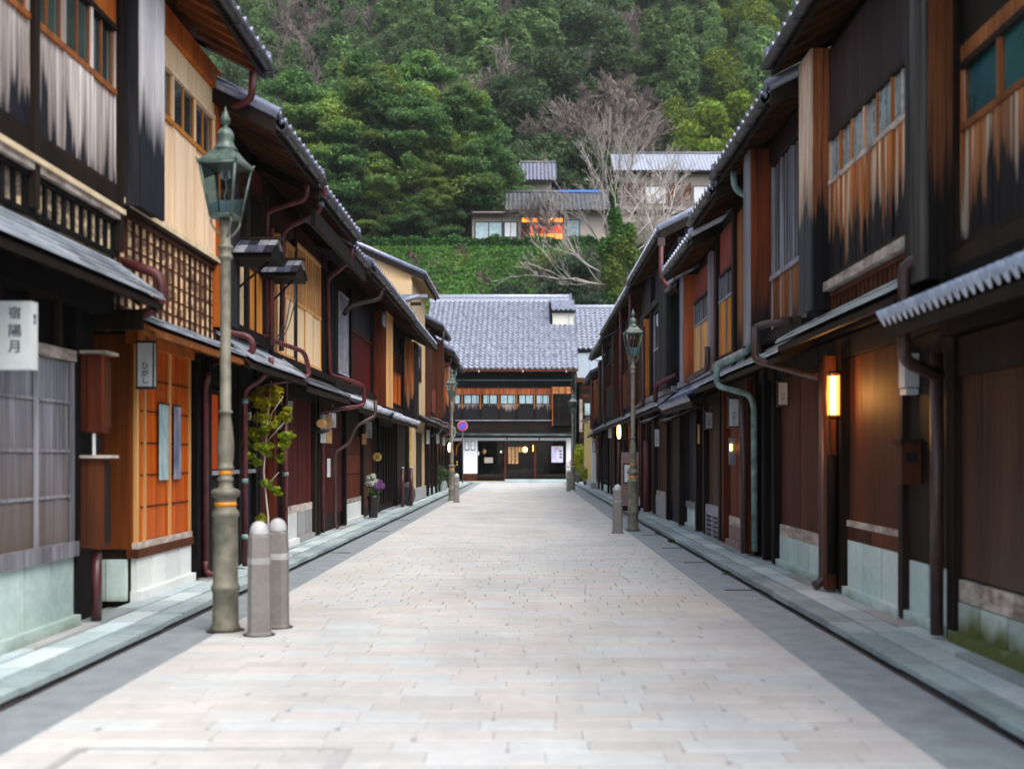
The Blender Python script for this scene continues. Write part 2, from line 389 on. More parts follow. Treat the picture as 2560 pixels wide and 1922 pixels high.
M['greyprint'] = wood('pale_grey_banner_print', (.10, .12, .22), (.50, .50, .52), sc=(9, 9, 3), var=0)
M['blind'] = wood('blind_behind_glass', (.30, .17, .09), (.60, .38, .21), sc=(26, 26, .3), var=.05, rough=.25, spec=.8)
M['emberpanel'] = wood('orange_glow_panel', (.45, .07, .004), (.85, .20, .012), sc=(20, 20, .6), var=.15)  # window glow put into the panel colour, no emission
M['blackshut'] = wood('black_shutter_box_with_orange_top', (.10, .034, .012), (.26, .09, .030), stain=(3.75, .9, .5), cd=(.010, .009, .008))
M['ribdark'] = wood('dark_ribbed_boards', (.010, .009, .009), (.085, .078, .072), sc=(12, 14, .8), var=.5)
M['Rdob'] = wood('orange_box_side_black_foot', (.10, .03, .012), (.42, .14, .055), stain=(3.85, .45, .15), var=.15)
M['Rdobpale'] = wood('pale_box_face_dark_foot', (.34, .19, .10), (.80, .66, .50), stain=(3.95, .25, .1), var=.15, cd=(.05, .055, .06))
M['R3dob'] = wood('dark_red_brown_box', (.020, .010, .008), (.26, .055, .015), sc=(16, 16, .5), var=.35, stain=(3.5, .5, .3))
M['Rdob5'] = wood('orange_box_face', (.36, .075, .02), (.62, .17, .06), sc=(5, 5, .8), var=.1, stain=(3.05, .3, .1))
M['Rdob6'] = wood('bright_orange_box_face', (.45, .13, .025), (.70, .27, .07), sc=(5, 5, .8), var=.1, stain=(2.85, .25, .1))
M['dusk'] = wood('dusky_boards', (.016, .011, .012), (.050, .032, .031), sc=(10, 10, .8))
M['redbrownR'] = wood('warm_red_brown_planks', (.075, .020, .010), (.20, .055, .024), sc=(40, 40, 1.0), var=.2)
M['greypale'] = wood('pale_grey_board', (.28, .28, .33), (.46, .46, .52), sc=(8, 8, 8), var=.1)
M['charwide'] = wood('charcoal_boards', (.018, .017, .024), (.045, .043, .056), sc=(16, 16, 1.0), var=.25)
M['panepaledim'] = plain('grey_reflecting_glass', (.26, .36, .39), .15, noise=.3, sc=3)
k = N('white_cap_tile'); g = k.noise((7,)*3, 4)
M['tilecap'] = k.out(k.ramp(g, .3, .7, (.20, .25, .35), (.42, .50, .64)), .2, Specular_IOR_Level=1.0)
M['gold'] = plain('amber_mat', (.50, .25, .03), .7)
M['tileE'] = M['tile']
k = N('end_roof_tile'); g = k.noise((5,)*3, 4); M['tileE'] = k.out(k.scale_col(k.ramp(g, .3, .7, (.18, .20, .27), (.42, .455, .55)), k.rnd(.9, 1.1)), .22, Specular_IOR_Level=1.0, Coat_Weight=.5, Coat_Roughness=.1)
M['Eup'] = wood('rusty_upper_boards', (.22, .035, .010), (.55, .17, .06), sc=(14, 14, 1.5), var=.25)
M['Elow'] = wood('panel_black_with_pale_streaks', (.20, .13, .10), (.55, .46, .42), stain=(4.42, .50, .10), var=.2)
M['Esid'] = wood('lit_orange_siding', (.28, .07, .02), (.60, .25, .10), sc=(4, 4, 18), var=.3)
M['creamwall'] = stone('cream_plaster', (.58, .56, .47), (.70, .68, .60), 1, bump=.1, var=0)
M['verdigrisdark'] = plain('weathered_copper', (.05, .085, .085), .5, noise=.6, sc=2)
M['winedark'] = plain('wine_dark_post', (.06, .015, .018), .35)
M['poster'] = wood('poster_print', (.45, .42, .70), (.78, .78, .82), sc=(3, 3, 3), var=0)
M['showpane'] = clearglass('shop_glass', (.55, .55, .55), .03)
M['paverb'] = stone('grey_white_paver', (.43, .44, .442), (.55, .56, .562), 1.3, .75, var=.05, bump=.25)
M['paverc'] = stone('rosy_paver', (.45, .432, .42), (.565, .545, .535), 1.3, .75, var=.05, bump=.25)
M['paverd'] = stone('cool_pale_paver', (.43, .455, .46), (.55, .575, .58), 1.3, .75, var=.05, bump=.25)
M['mortar'] = stone('dark_mortar', (.20, .20, .22), (.30, .30, .31), 8)
M['signblue2'] = plain('bright_blue_cap', (.05, .20, .75), .5)
M['orangedull'] = wood('dull_orange_timber', (.16, .045, .012), (.42, .15, .04), sc=(30, 30, 1.0), var=.2)
M['paleline'] = wood('pale_new_rail', (.55, .42, .26), (.80, .68, .46), sc=(6, 6, 18), var=.1)
M['greydark'] = wood('dark_grey_shingle', (.03, .035, .06), (.09, .10, .14), sc=(22, 22, .8), var=.2)
k = N('bamboo_blind'); g = k.noise((3.2, 3.2, 7), 3, rough=.7); s2 = k.noise((2, 60, 60), 2)
c = k.ramp(g, .44, .54, (.10, .075, .05), (.80, .60, .34))
M['bamboo2'] = k.out(k.mix(k.ramp(s2, .5, .7, (0, 0, 0), (.5, .5, .5)), c, (.72, .66, .56)), .55)
M['cabin'] = wood('sooty_red_brown_cabinet', (.020, .006, .004), (.13, .026, .010), sc=(12, 12, .6), var=.2, stain=(1.02, .4, .25))
M['kerbtop'] = stone('kerb_stone_top', (.19, .25, .26), (.38, .46, .47), 2)
M['kerbdark'] = stone('dark_kerb_foot', (.012, .014, .012), (.05, .055, .04), 4)  # near-black stone for the kerb foot
M['walkdark'] = stone('sidewalk_dark_slab', (.16, .20, .205), (.30, .35, .35), 2)
M['scrub'] = leafmat('dry_scrub_leaves', (.045, .04, .025), (.17, .15, .09), hue=(.06, .10, .035))
# ------------------------------------------------------------------ townhouses
HG = 'old wooden townhouses lining the street'
class House:
    """s=-1 left row, +1 right row. a = distance of a plane from the street axis (smaller = nearer the street)"""
    def __init__(h, s, y0, y1, label, ag, au, zf, zt, base='dark', name='townhouse', cat='house', back=6, wallmat=None, gy0=None):
        h.s, h.y0, h.y1, h.ag, h.au, h.zf, h.zt = s, y0, y1, ag, au, zf, zt
        h.root = empty(name, (s*ag, y0, .12), label, cat, HG)
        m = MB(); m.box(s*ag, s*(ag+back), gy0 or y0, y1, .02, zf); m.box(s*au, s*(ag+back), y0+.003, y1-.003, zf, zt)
        h.wall = m.obj('wall', M[wallmat or base], h.root)
        h.base = base
    def pc(h, name, a0, a1, y0, y1, z0, z1, mat, parent=None, **t):
        return piece(name, parent or h.root, h.s*a0, h.s*a1, y0, y1, z0, z1, M[mat], **t)
    def part(h, name, mb, mat, parent=None, **t): return mb.obj(name, M[mat], parent or h.root, **t)
    def planks(h, y0, y1, z0, z1, a, w, mat, single=True, th=.03, name='plank', parent=None, gap=.006):
        n = max(1, round((y1-y0)/w)); w = (y1-y0)/n; m = MB()
        for i in range(n):
            p = a-th+random.uniform(-.004, .004)
            ya, yb = y0+i*w+gap/2, y0+(i+1)*w-gap/2
            if single: h.pc(name, p, a+.004, ya, yb, z0, z1, mat, parent)
            else: m.box(h.s*p, h.s*(a+.004), ya, yb, z0, z1)
        if not single: h.part(name+'s', m, mat, parent, kind='stuff')
    def slats(h, y0, y1, z0, z1, a, sp, w, mat, single=True, th=.02, name='slat', parent=None):
        n = max(1, round((y1-y0)/sp)); m = MB()
        for i in range(n+1):
            y = y0+(y1-y0)*i/n
            if single: h.pc(name, a-th, a, y-w/2, y+w/2, z0, z1, mat, parent)
            else: m.box(h.s*(a-th), h.s*a, y-w/2, y+w/2, z0, z1)
        if not single: h.part(name+'s', m, mat, parent, kind='stuff')
    def beam(h, y0, y1, z0, z1, a, mat='dark', th=.09, name='beam'): return h.pc(name, a-th, a+.008, y0, y1, z0, z1, mat)
    def posts(h, ys, z0, z1, a, w=.12, mat='dark', th=.07, name='post'):
        for y in ys: h.pc(name, a-th, a+.006, y-w/2, y+w/2, z0, z1, mat)
    def plinth(h, y0, y1, z1, a, w=.45, mat='stonegreen', z0=.10, out=.05):
        h.pc('plinth_foot', a-out-.05, a+.01, y0-.01, y1+.01, z0-.05, z0+.09, mat)
        n = max(1, round((y1-y0)/w)); w = (y1-y0)/n
        for i in range(n):
            h.pc('stone', a-out+random.uniform(-.004, .004), a+.012, y0+i*w+.013, y0+(i+1)*w-.013, z0+.09, z1, mat)
    def window(h, y0, y1, zs, zm, zt, n, pan, frame, glass, a=None, pw=.13, bars=2, single=True, rail='dark', stile=None):
        """sliding wooden storm panels with a glazed band on top"""
        a = a or h.au; w = (y1-y0)/n
        fr = MB(); s = h.s
        f = h.part('window', MB().box(s*(a-.015), s*(a+.01), y0, y1, zs, zt), 'black')
        for i in range(n):
            ya, yb = y0+i*w, y0+(i+1)*w; off = .012*(i % 2)
            h.planks(ya+.02, yb-.02, zs+.05, zm-.03, a-off, pw, pan, single, .045, parent=f)
            piece('pane', f, s*(a-.022-off), s*(a-.012), ya+.03, yb-.03, zm+.02, zt-.04, M[glass])
            for k in range(bars+1):
                yy = ya+.03+(yb-ya-.06)*k/max(1, bars) if bars else ya
                piece('glazing_bar', f, s*(a-.036-off), s*(a-.012), yy-.010, yy+.010, zm+.01, zt-.03, M[frame])
        for i in range(n+1):
            yy = y0+i*w; piece('stile', f, s*(a-.062), s*(a+.002), yy-.018, yy+.018, zs+.02, zt-.01, M[stile or frame])
        for z, ww in ((zm, .03), (zs+.03, .035), (zt-.02, .03)):
            piece('frame_rail', f, s*(a-.072), s*(a+.003), y0, y1, z-ww, z+ww*.6, M[rail if z != zm else frame])
        return f
    def lattice(h, y0, y1, z0, z1, sp, mat, a=None, w=.045, single=True, back=None, hb=0, name='lattice'):
        a = a or h.au
        f = h.part(name, MB().box(h.s*(a-.012), h.s*(a+.01), y0, y1, z0, z1), back or 'black')
        h.slats(y0+w/2, y1-w/2, z0+.02, z1-.02, a-.013, sp, w, mat, single, .024, parent=f)
        for z in (z0+.025, z1-.025): piece('rail', f, h.s*(a-.05), h.s*(a+.003), y0, y1, z-.02, z+.02, M[mat])
        for i in range(hb):
            z = z0+(z1-z0)*(i+1)/(hb+1); piece('thin_rail', f, h.s*(a-.022), h.s*(a-.0125), y0+.01, y1-.01, z-.005, z+.005, M[mat])
        return f
    def shutterbox(h, y0, y1, ao, z0, z1, face, street=None, a=None, boards=3):
        """dobukuro: box that stores the sliding shutters; ao = its street face"""
        a = a or h.au; s = h.s; c = h.part('shutter_box', MB().box(s*(ao+.02), s*(a+.02), y0+.02, y1-.02, z0+.03, z1), 'black')
        n = max(1, boards); w = (a-ao-.01)/n
        for i in range(n):
            piece('board', c, s*(ao+.008+i*w), s*(ao+.004+(i+1)*w), y0+random.uniform(-.003, .003), y0+.03, z0, z1, M[face])
        m = max(2, round((y1-y0)/.13)); w = (y1-y0-.02)/m
        for i in range(m):
            piece('board', c, s*(ao-.012+random.uniform(-.003, .003)), s*(ao+.02), y0+.01+i*w, y0+.006+(i+1)*w, z0, z1, M[street or face])
        return c
    def pipe(h, pts, r=.035, mat='winered', round_=.08, name='downpipe', collars=()):
        P = [(h.s*p[0], p[1], p[2]) for p in pts]
        m = MB().tube(bend(P, round_), r, 10)
        o = h.part(name, m, mat)
        for c in collars:
            q = MB(); q.tube([(h.s*c[0], c[1], c[2]-.03), (h.s*c[0], c[1], c[2]+.03)], r*1.25, 10)
            q.obj('collar', M['verdigris' if mat == 'winered' else mat], o)
        return o
    def roof(h, ao, zo, y0=None, y1=None, pitch=27, depth=3.9, tile='tile', soffit='soffit', rise=.0, caps=True, gut=True, rakes=True, single=True):
        """main roof: slope from the eave (ao, zo underside) up to the ridge and down the back"""
        y0 = h.y0 if y0 is None else y0; y1 = h.y1 if y1 is None else y1
        s = h.s; t = math.tan(math.radians(pitch)); zr = zo+depth*t
        m = MB()
        m.prism([(s*ao, zo), (s*(ao+depth), zr), (s*(ao+2*depth), zo), (s*(ao+2*depth), zo+.12), (s*(ao+depth), zr+.12), (s*ao, zo+.10)], y0, y1)
        rf = h.part('roof', m, soffit)
        # gable infill
        h.part('gable_wall', MB().prism([(s*(h.ag+.01), h.zt-.3), (s*(h.ag+.01), zo+(h.ag-ao)*t-.02), (s*(ao+depth), zr-.02), (s*(ao+2*depth-.6), zo+.6*t-.02), (s*(ao+2*depth-.6), h.zt-.3)], y0+.12, y1-.12), h.base)
        # rafters under the overhang
        r = MB(); n = max(3, round((y1-y0)/.38)); ai = h.au+.05
        for i in range(n+1):
            y = y0+.06+(y1-y0-.12)*i/n
            r.prism([(s*(ao+.04), zo+.04*t-.055), (s*ai, zo+(ai-ao)*t-.055), (s*ai, zo+(ai-ao)*t+.01), (s*(ao+.04), zo+.04*t+.01)], y-.025, y+.025)
        h.part('rafters', r, soffit, rf, kind='stuff')
        piece('fascia_board', rf, s*(ao-.015), s*(ao+.02), y0, y1, zo-.05, zo+.095, M['dark'])
        # tiles
        L = math.hypot(depth, depth*t); w = .27; l = .27
        cols = max(2, round((y1-y0)/w)); w = (y1-y0)/cols; rows = int(L/l)
        ux = Vector((0, 1, 0)) if s < 0 else Vector((0, -1, 0))
        uy = Vector((s*math.cos(math.radians(pitch)), 0, math.sin(math.radians(pitch)))); un = Vector((-s*math.sin(math.radians(pitch)), 0, math.cos(math.radians(pitch))))
        o = Vector((s*(ao-.05), y0 if s < 0 else y1, zo+.13))
        tm = MB(); tiles_joined(tm, o, ux, uy, un, w, l, cols, rows, 1, seg=4)
        h.part('roof_tiles', tm, tile, rf, kind='stuff')
        key = ('tile', round(w, 2), tile)
        if key not in CUBES: CUBES[key] = tile_mesh(w, l+.01, M[tile])
        mat3 = Matrix((ux, uy, un)).transposed()
        for c in range(cols):
            q = bpy.data.objects.new('tile', CUBES[key]); p = o+ux*(w*(c+.5))
            link(q, rf, p); q.rotation_euler = mat3.to_euler()
        if caps:
            cm = MB().tube([(0, 0, 0), (-s*.035, 0, -.0)], .05, 10).mesh('cap_end', M[tile]) if ('cap', s, tile) not in CUBES else CUBES[('cap', s, tile)]
            CUBES[('cap', s, tile)] = cm
            for c in range(cols+1):
                q = bpy.data.objects.new('eave_cap', cm); link(q, rf, (s*(ao-.055), y0+w*c, zo+.165))
        # ridge
        rg = MB(); rg.box(s*(ao+depth-.12), s*(ao+depth+.12), y0-.02, y1+.02, zr+.1, zr+.3)
        rg.tube([(s*(ao+depth), y0-.04, zr+.33), (s*(ao+depth), y1+.04, zr+.33)], .09, 8); h.part('ridge', rg, tile, rf)
        if rakes:
            for yy, nm in ((y0, 'rake'), (y1, 'rake')):
                d = -.04 if yy == y0 else .0
                g = MB(); g.prism([(s*(ao-.02), zo-.06), (s*(ao+depth), zr-.06), (s*(ao+depth), zr+.13), (s*(ao-.02), zo+.13)], yy+d, yy+d+.04)
                h.part('barge_board', g, 'dark', rf)
                q = MB(); sgn = -.06 if yy == y0 else .06
                q.tube([(s*(ao-.06), yy+sgn*.2, zo+.17), (s*(ao+depth), yy+sgn*.2, zr+.17)], .075, 8); h.part('rake_tiles', q, tile, rf)
        if gut:
            q = MB(); b = []
            for i in range(7):
                a = PI*i/6; b.append((s*(ao-.075)-.06*math.cos(a), zo+.05-.06*math.sin(a)))
            b += [(x+(.012 if x < s*(ao-.075) else -.012), z+.004) for x, z in b[::-1]]
            q.prism(b, y0+.02, y1-.02); h.part('gutter', q, 'gutter', rf)
            br = MB()
            for i in range(int((y1-y0)/.7)+1):
                y = y0+.15+i*.7
                if y < y1: br.box(s*(ao-.14), s*(ao+.02), y-.008, y+.008, zo-.02, zo-.005)
            h.part('gutter_brackets', br, 'gutter', rf, kind='stuff')
        return rf
    def eave(h, ao, zo, zi, y0=None, y1=None, n=4, mat='shingle', ai=None, tiled=False, tile='tile', under='dark', lip=.05, tw=.24):
        """lower eave of lapped boards (or tiles) between the storeys"""
        y0 = h.y0 if y0 is None else y0; y1 = h.y1 if y1 is None else y1
        s = h.s; ai = ai or max(h.au, h.ag)+.01
        m = MB(); m.prism([(s*ao, zo), (s*ai, zi-.05), (s*ai, zi-.01), (s*ao, zo+.035)], y0, y1)
        e = h.part('lower_eave', m, under)
        piece('fascia_board', e, s*(ao-.012), s*(ao+.02), y0-.004, y1+.004, zo-lip, zo+.03, M[under])
        r = MB(); k = max(2, round((y1-y0)/.45))
        for i in range(k+1):
            y = y0+.05+(y1-y0-.1)*i/k
            r.prism([(s*(ao+.03), zo-.05), (s*ai, zi-.12), (s*ai, zi-.04), (s*(ao+.03), zo+.01)], y-.022, y+.022)
        h.part('rafters', r, under, e, kind='stuff')
        if not tiled:
            for i in range(n):
                t0, t1 = i/n-.02, (i+1)/n+.04
                a0, a1 = ao-.03+(ai-ao+.03)*t0, min(ai, ao-.03+(ai-ao+.03)*t1)
                z0, z1 = zo+.05+(zi-zo-.02)*t0, zo+.05+(zi-zo-.02)*t1
                L = y1-y0; k = max(1, round(L/1.7)); ys = [y0+L*j/k + (random.uniform(-.25, .25) if 0 < j < k else 0) for j in range(k+1)]
                for j in range(k):
                    dz = random.uniform(0, .006)
                    bm = MB().prism([(s*a0, z0+.014+dz), (s*a1, z1-.006), (s*a1, z1+.006), (s*a0, z0+.034+dz)], ys[j]+.003, ys[j+1]-.003)
                    bm.obj('board', M[mat], e)
            for y in (y0+.02, y1-.06): MB().prism([(s*(ao-.03), zo+.085), (s*ai, zi+.035), (s*ai, zi+.055), (s*(ao-.03), zo+.105)], y, y+.04).obj('edge_batten', M[mat], e)
        else:
            L = math.hypot(ai-ao, zi-zo); w = tw; cols = max(2, round((y1-y0)/w)); w = (y1-y0)/cols; rows = max(1, round(L/.26)); l = L/rows
            ux = Vector((0, 1, 0)) if s < 0 else Vector((0, -1, 0)); uy = Vector((s*(ai-ao), 0, zi-zo)).normalized(); un = ux.cross(uy)
            if un.z < 0: un = -un
            o = Vector((s*(ao-.05), y0 if s < 0 else y1, zo+.07))
            if rows > 1:
                tm = MB(); tiles_joined(tm, o, ux, uy, un, w, l, cols, rows, 1, seg=5); h.part('eave_tiles', tm, tile, e, kind='stuff')
            tmesh = tile_mesh(w, l+.01, M[tile], thick=.045, amp=.04); m3 = Matrix((ux, uy, un)).transposed()
            for c in range(cols):
                q = bpy.data.objects.new('tile', tmesh); link(q, e, o+ux*(w*(c+.5))); q.rotation_euler = m3.to_euler()
        return e
GS = 'white lantern signs hung from the eaves'
def lantern_sign(x0, x1, y, z0, z1, label, txt='ひがし', d=.09, mat='signwhite', size=None, side=None, tilt=0):
    """box sign hung from the eave, its face towards the viewer; black rim, brush lettering"""
    r = empty('lantern_sign', ((x0+x1)/2, y, z0), label, 'sign', GS)
    piece('shade', r, x0+.008, x1-.008, y+.008, y+d-.008, z0+.01, z1-.01, M[mat])
    f = MB()
    for a, b in ((x0, x0+.012), (x1-.012, x1)):
        for c in (y, y+d-.012): f.box(a, b, c, c+.012, z0, z1)
    f.box(x0-.002, x1+.002, y-.002, y+d+.002, z0-.012, z0+.012); f.box(x0-.002, x1+.002, y-.002, y+d+.002, z1-.012, z1+.012)
    f.obj('frame', M['frame'], r)
    hk = MB().tube([((x0+x1)/2, y+d/2, z1), ((x0+x1)/2, y+d/2, z1+.16)], .008, 6); hk.obj('hanger', M['frame'], r)
    w = x1-x0; sz = size or w*.42
    text(r, txt, (x0+x1)/2, y-.001, z0+(z1-z0)*.52-sz*.3, sz, M['inkblack'], vertical=True, gap=1.0)
    if tilt: r.rotation_euler = (0, tilt, 0)
    return r
# ======================= LEFT ROW =======================
# --- L1: inn with silvery bark wall
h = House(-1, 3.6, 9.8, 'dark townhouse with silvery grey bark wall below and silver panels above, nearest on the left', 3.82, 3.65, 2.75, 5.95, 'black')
h.window(4.0, 8.03, 3.82, 4.68, 5.26, 7, 'silver', 'orangedull', 'pane', pw=.12, bars=2, stile='silver')
h.window(8.10, 9.72, 3.82, 4.68, 5.26, 3, 'silver', 'orangedull', 'pane', pw=.12, bars=2, stile='silver')
h.beam(3.6, 9.78, 3.67, 3.82, 3.65, 'dark', .08)
h.posts([8.065, 9.75], 3.3, 5.95, 3.65, .09, 'dark', .1)
h.beam(3.6, 9.79, 5.27, 5.62, 3.65, 'orange', .06)
h.beam(3.6, 9.79, 5.63, 5.94, 3.65, 'dark', .1)
h.beam(3.6, 9.79, 3.625, 3.668, 3.65, 'paleline', .12, 'sill_rail')
h.beam(3.6, 9.79, 3.57, 3.622, 3.65, 'paleold', .10)
lt = h.lattice(3.7, 9.72, 3.24, 3.57, .17, 'black', 3.64, w=.05, back='bamboo2')
h.roof(3.05, 6.0, 3.6, 9.78)
h.eave(3.24, 2.82, 3.22, 3.6, 9.86, 5, 'shingle', ai=3.70, lip=.02)
# ground wall: bark panels between battens
for z0, z1 in ((.80, 1.17), (1.19, 1.54), (1.56, 1.94), (1.96, 2.28)):
    h.planks(3.7, 9.24, z0, z1, 3.82, .17, 'greyfade')
h.beam(3.7, 9.26, 2.29, 2.38, 3.82, 'paleold', .07, 'rail')
for z in (1.18, 1.55, 1.95): h.beam(3.7, 9.24, z-.012, z+.012, 3.82, 'grey', .045, 'batten')
h.slats(3.8, 9.2, .80, 2.28, 3.78, .64, .03, 'grey', th=.03, name='batten')
h.beam(3.7, 9.26, .68, .80, 3.82, 'grey', .09, 'rail')
h.slats(3.8, 8.95, 2.4, 2.85, 3.80, .52, .05, 'dark', th=.05, name='mullion')
h.plinth(3.7, 9.26, .68, 3.82, .47, 'stoneleft')
h.posts([9.32], .12, 2.9, 3.82, .1, 'black', .06)
# side recess post
h.pc('bracket_arm', 3.40, 3.95, 9.80, 9.86, 2.62, 2.80, 'dark')
# meter cabinets on the post
def cabinet(z0, z1, mat, label, door='brown'):
    c = empty('meter_cabinet', (-3.70, 9.42, z0), label, 'cabinet')
    MB().box(-3.83, -3.605, 9.40, 9.60, z0, z1).obj('case', M[mat], c)
    piece('front_board', c, -3.83, -3.72, 9.385, 9.402, z0, z1-.01, M[mat]); piece('front_board', c, -3.715, -3.60, 9.383, 9.402, z0, z1-.01, M[mat])
    piece('lid', c, -3.86, -3.54, 9.34, 9.64, z1, z1+.025, M['paleold'])
    piece('door', c, -3.61, -3.59, 9.42, 9.59, z0+.04, z1-.05, M[door])
    piece('hinge_strip', c, -3.604, -3.584, 9.405, 9.418, z0+.02, z1-.02, M['redbrown'])
cabinet(1.71, 2.37, 'cabin', 'upper red-brown wooden cabinet on the dark post beside the orange entrance')
cabinet(.73, 1.49, 'brown', 'lower sooty wooden cabinet on the dark post beside the orange entrance', 'dark')
h.pc('meter', 3.66, 3.80, 9.42, 9.56, 1.53, 1.68, 'black')
h.pc('conduit', 3.655, 3.675, 9.40, 9.42, 1.50, 1.70, 'paper')
h.pipe([(3.68, 9.5, .70), (3.68, 9.5, .10)], .045, 'winedark')
# lantern sign of the inn
sg = empty('lantern_sign', (-3.50, 7.5, 2.09), 'large white lantern sign lettered 宿 陽月 on the grey bark wall', 'sign', GS)
m = MB(); m.box(-3.78, -3.345, 7.5, 7.6, 2.09, 2.55); m.obj('shade', M['signwhite'], sg)
piece('bracket', sg, -3.83, -3.70, 7.54, 7.57, 2.55, 2.58, M['frame']); piece('bracket', sg, -3.83, -3.70, 7.54, 7.57, 2.05, 2.09, M['frame'])
text(sg, '宿', -3.455, 7.498, 2.465, .088, M['ink']); text(sg, '陽月', -3.455, 7.498, 2.345, .095, M['ink'], vertical=True, gap=1.12)
text(sg, '陽月', -3.343, 7.55, 2.45, .035, M['ink'], '+x', True)
# --- L2: orange entrance, peach panels
h = House(-1, 9.8, 12.95, 'townhouse with orange sliding doors below and pale peach panels over a barred rail', 3.87, 3.65, 2.75, 5.95, 'dark', gy0=10.86)
h.shutterbox(9.83, 10.5, 3.43, 3.72, 5.9, 'char', 'silverdob', boards=2)  # lit street face and dark end face put into the board colours
h.window(10.55, 12.78, 3.80, 4.88, 5.42, 3, 'peach', 'amber', 'pane', pw=.19, bars=2, rail='peach', stile='peach')
h.beam(10.5, 12.9, 5.44, 5.70, 3.65, 'cream', .05)
h.beam(9.8, 12.94, 5.71, 5.95, 3.65, 'orange', .1)
h.posts([12.86], 3.0, 5.7, 3.65, .12, 'orange', .09)
h.beam(9.82, 12.9, 3.74, 3.79, 3.65, 'paleline', .10, 'sill_rail')
h.beam(9.82, 12.9, 3.708, 3.737, 3.65, 'dark', .09)
h.lattice(9.82, 12.88, 2.80, 3.70, .185, 'brown', 3.64, w=.030, back='bamboo2', hb=5)
# stacked pale boards seen behind the lattice (bamboo blinds in strips)
rf = h.roof(3.06, 5.95, 9.86, 12.9, soffit='soffitorange')
h.eave(3.30, 2.60, 2.86, 9.95, 12.95, 3, 'shingle', ai=3.75, under='orangedull', lip=.03)
h.pipe([(3.64, 9.95, 3.25), (3.27, 9.95, 3.13), (3.27, 9.95, 2.84), (3.78, 9.95, 2.66)], .045, 'winered', .12)
# entrance
h.plinth(10.85, 12.62, .51, 3.86, .42, 'stonewhite')
for i in range(2): h.pc('stone', 3.90+i*.2, 4.09+i*.2, 10.80, 10.86, .10, .50, 'stonegreen')
h.pc('sill', 3.79, 3.90, 10.82, 12.66, .51, .60, 'brown')
h.pc('side_wall', 3.86, 4.25, 10.83, 10.89, .6, 2.7, 'sideboards')
h.pc('threshold', 3.80, 3.88, 10.86, 12.62, .60, .66, 'paleold')
dr = h.part('door', MB().box(-3.85, -3.88, 10.90, 12.62, .66, 2.62), 'amber')
for y in (10.90, 11.12, 11.90, 12.60): piece('door_stile', dr, -3.815, -3.852, y-.022, y+.022, .66, 2.60, M['tan'])
for z in (1.0, 1.32, 1.64, 1.96, 2.28): piece('thin_rail', dr, -3.832, -3.852, 10.9, 12.6, z-.009, z+.009, M['brown'])
for i, y in enumerate(np.linspace(10.95, 12.52, 11)): piece('plank', dr, -3.838-.003*(i % 2), -3.852, y-.07, y+.07, .67, 2.6, M['orangedoor'] if 'orangedoor' in M else M['orange'])
h.pc('lintel', 3.78, 3.90, 10.80, 12.7, 2.60, 2.74, 'orange')
h.posts([12.72], .12, 2.75, 3.87, .14, 'black', .12); h.posts([10.93], .6, 2.62, 3.865, .1, 'orange', .045)
for y0, y1, cm, lab in ((11.50, 11.80, 'signblue', 'narrow pale blue vertical banner pasted on the orange door, left one'), (11.98, 12.22, 'inkblack', 'narrow grey vertical banner pasted on the orange door, right one')):
    b = empty('banner', (-3.81, (y0+y1)/2, 1.27), lab, 'banner')
    piece('sheet', b, -3.803, -3.808, y0, y1, 1.26, 2.05, M['blueprint' if cm == 'signblue' else 'greyprint'] if 'blueprint' in M else M['panepale'])
    piece('rod', b, -3.799, -3.812, y0-.01, y1+.01, 2.045, 2.065, M['frame'])
lantern_sign(-3.735, -3.565, 10.62, 2.16, 2.60, 'white lantern sign lettered ひがし hanging before the orange entrance')
h.pipe([(3.72, 12.86, .2), (3.72, 12.86, 2.35), (3.65, 12.75, 2.45)], .035, 'winered', .1)
h.pipe([(3.72, 12.86, .30), (3.72, 12.86, .16), (3.55, 12.86, .13)], .036, 'winered', .06)
# pipe from upper gutter
h.pipe([(3.10, 12.55, 5.85), (3.12, 12.6, 5.55), (3.60, 12.88, 5.45), (3.60, 12.92, 3.1), (3.50, 12.92, 2.95), (3.22, 12.95, 2.90), (3.18, 12.97, 2.72), (3.70, 13.05, 2.60)], .04, 'winered', .1)
# --- L3
h = House(-1, 12.95, 15.4, 'narrow townhouse with two shingled hoods under its eave, behind the nearest lamp', 3.80, 3.65, 2.75, 5.3, 'dark')
h.shutterbox(13.0, 13.5, 3.50, 3.05, 5.1, 'black', 'char', boards=2)
h.window(13.72, 14.15, 3.10, 4.15, 4.9, 1, 'cream', 'dark', 'panedark', pw=.22, bars=3)
h.window(14.35, 15.1, 3.10, 3.98, 5.0, 2, 'amber', 'dark', 'panedark', pw=.19, bars=2)
h.posts([13.6, 14.25, 15.2], 3.0, 5.3, 3.65, .14, 'dark', .08)
h.beam(12.96, 15.38, 4.95, 5.28, 3.65, 'redbrown', .05); h.beam(12.96, 15.38, 2.98, 3.09, 3.65, 'black', .12)
h.roof(2.90, 5.25, 12.75, 15.42)
h.eave(3.20, 2.56, 3.06, 12.9, 16.1, 3, 'shingle', lip=.03)
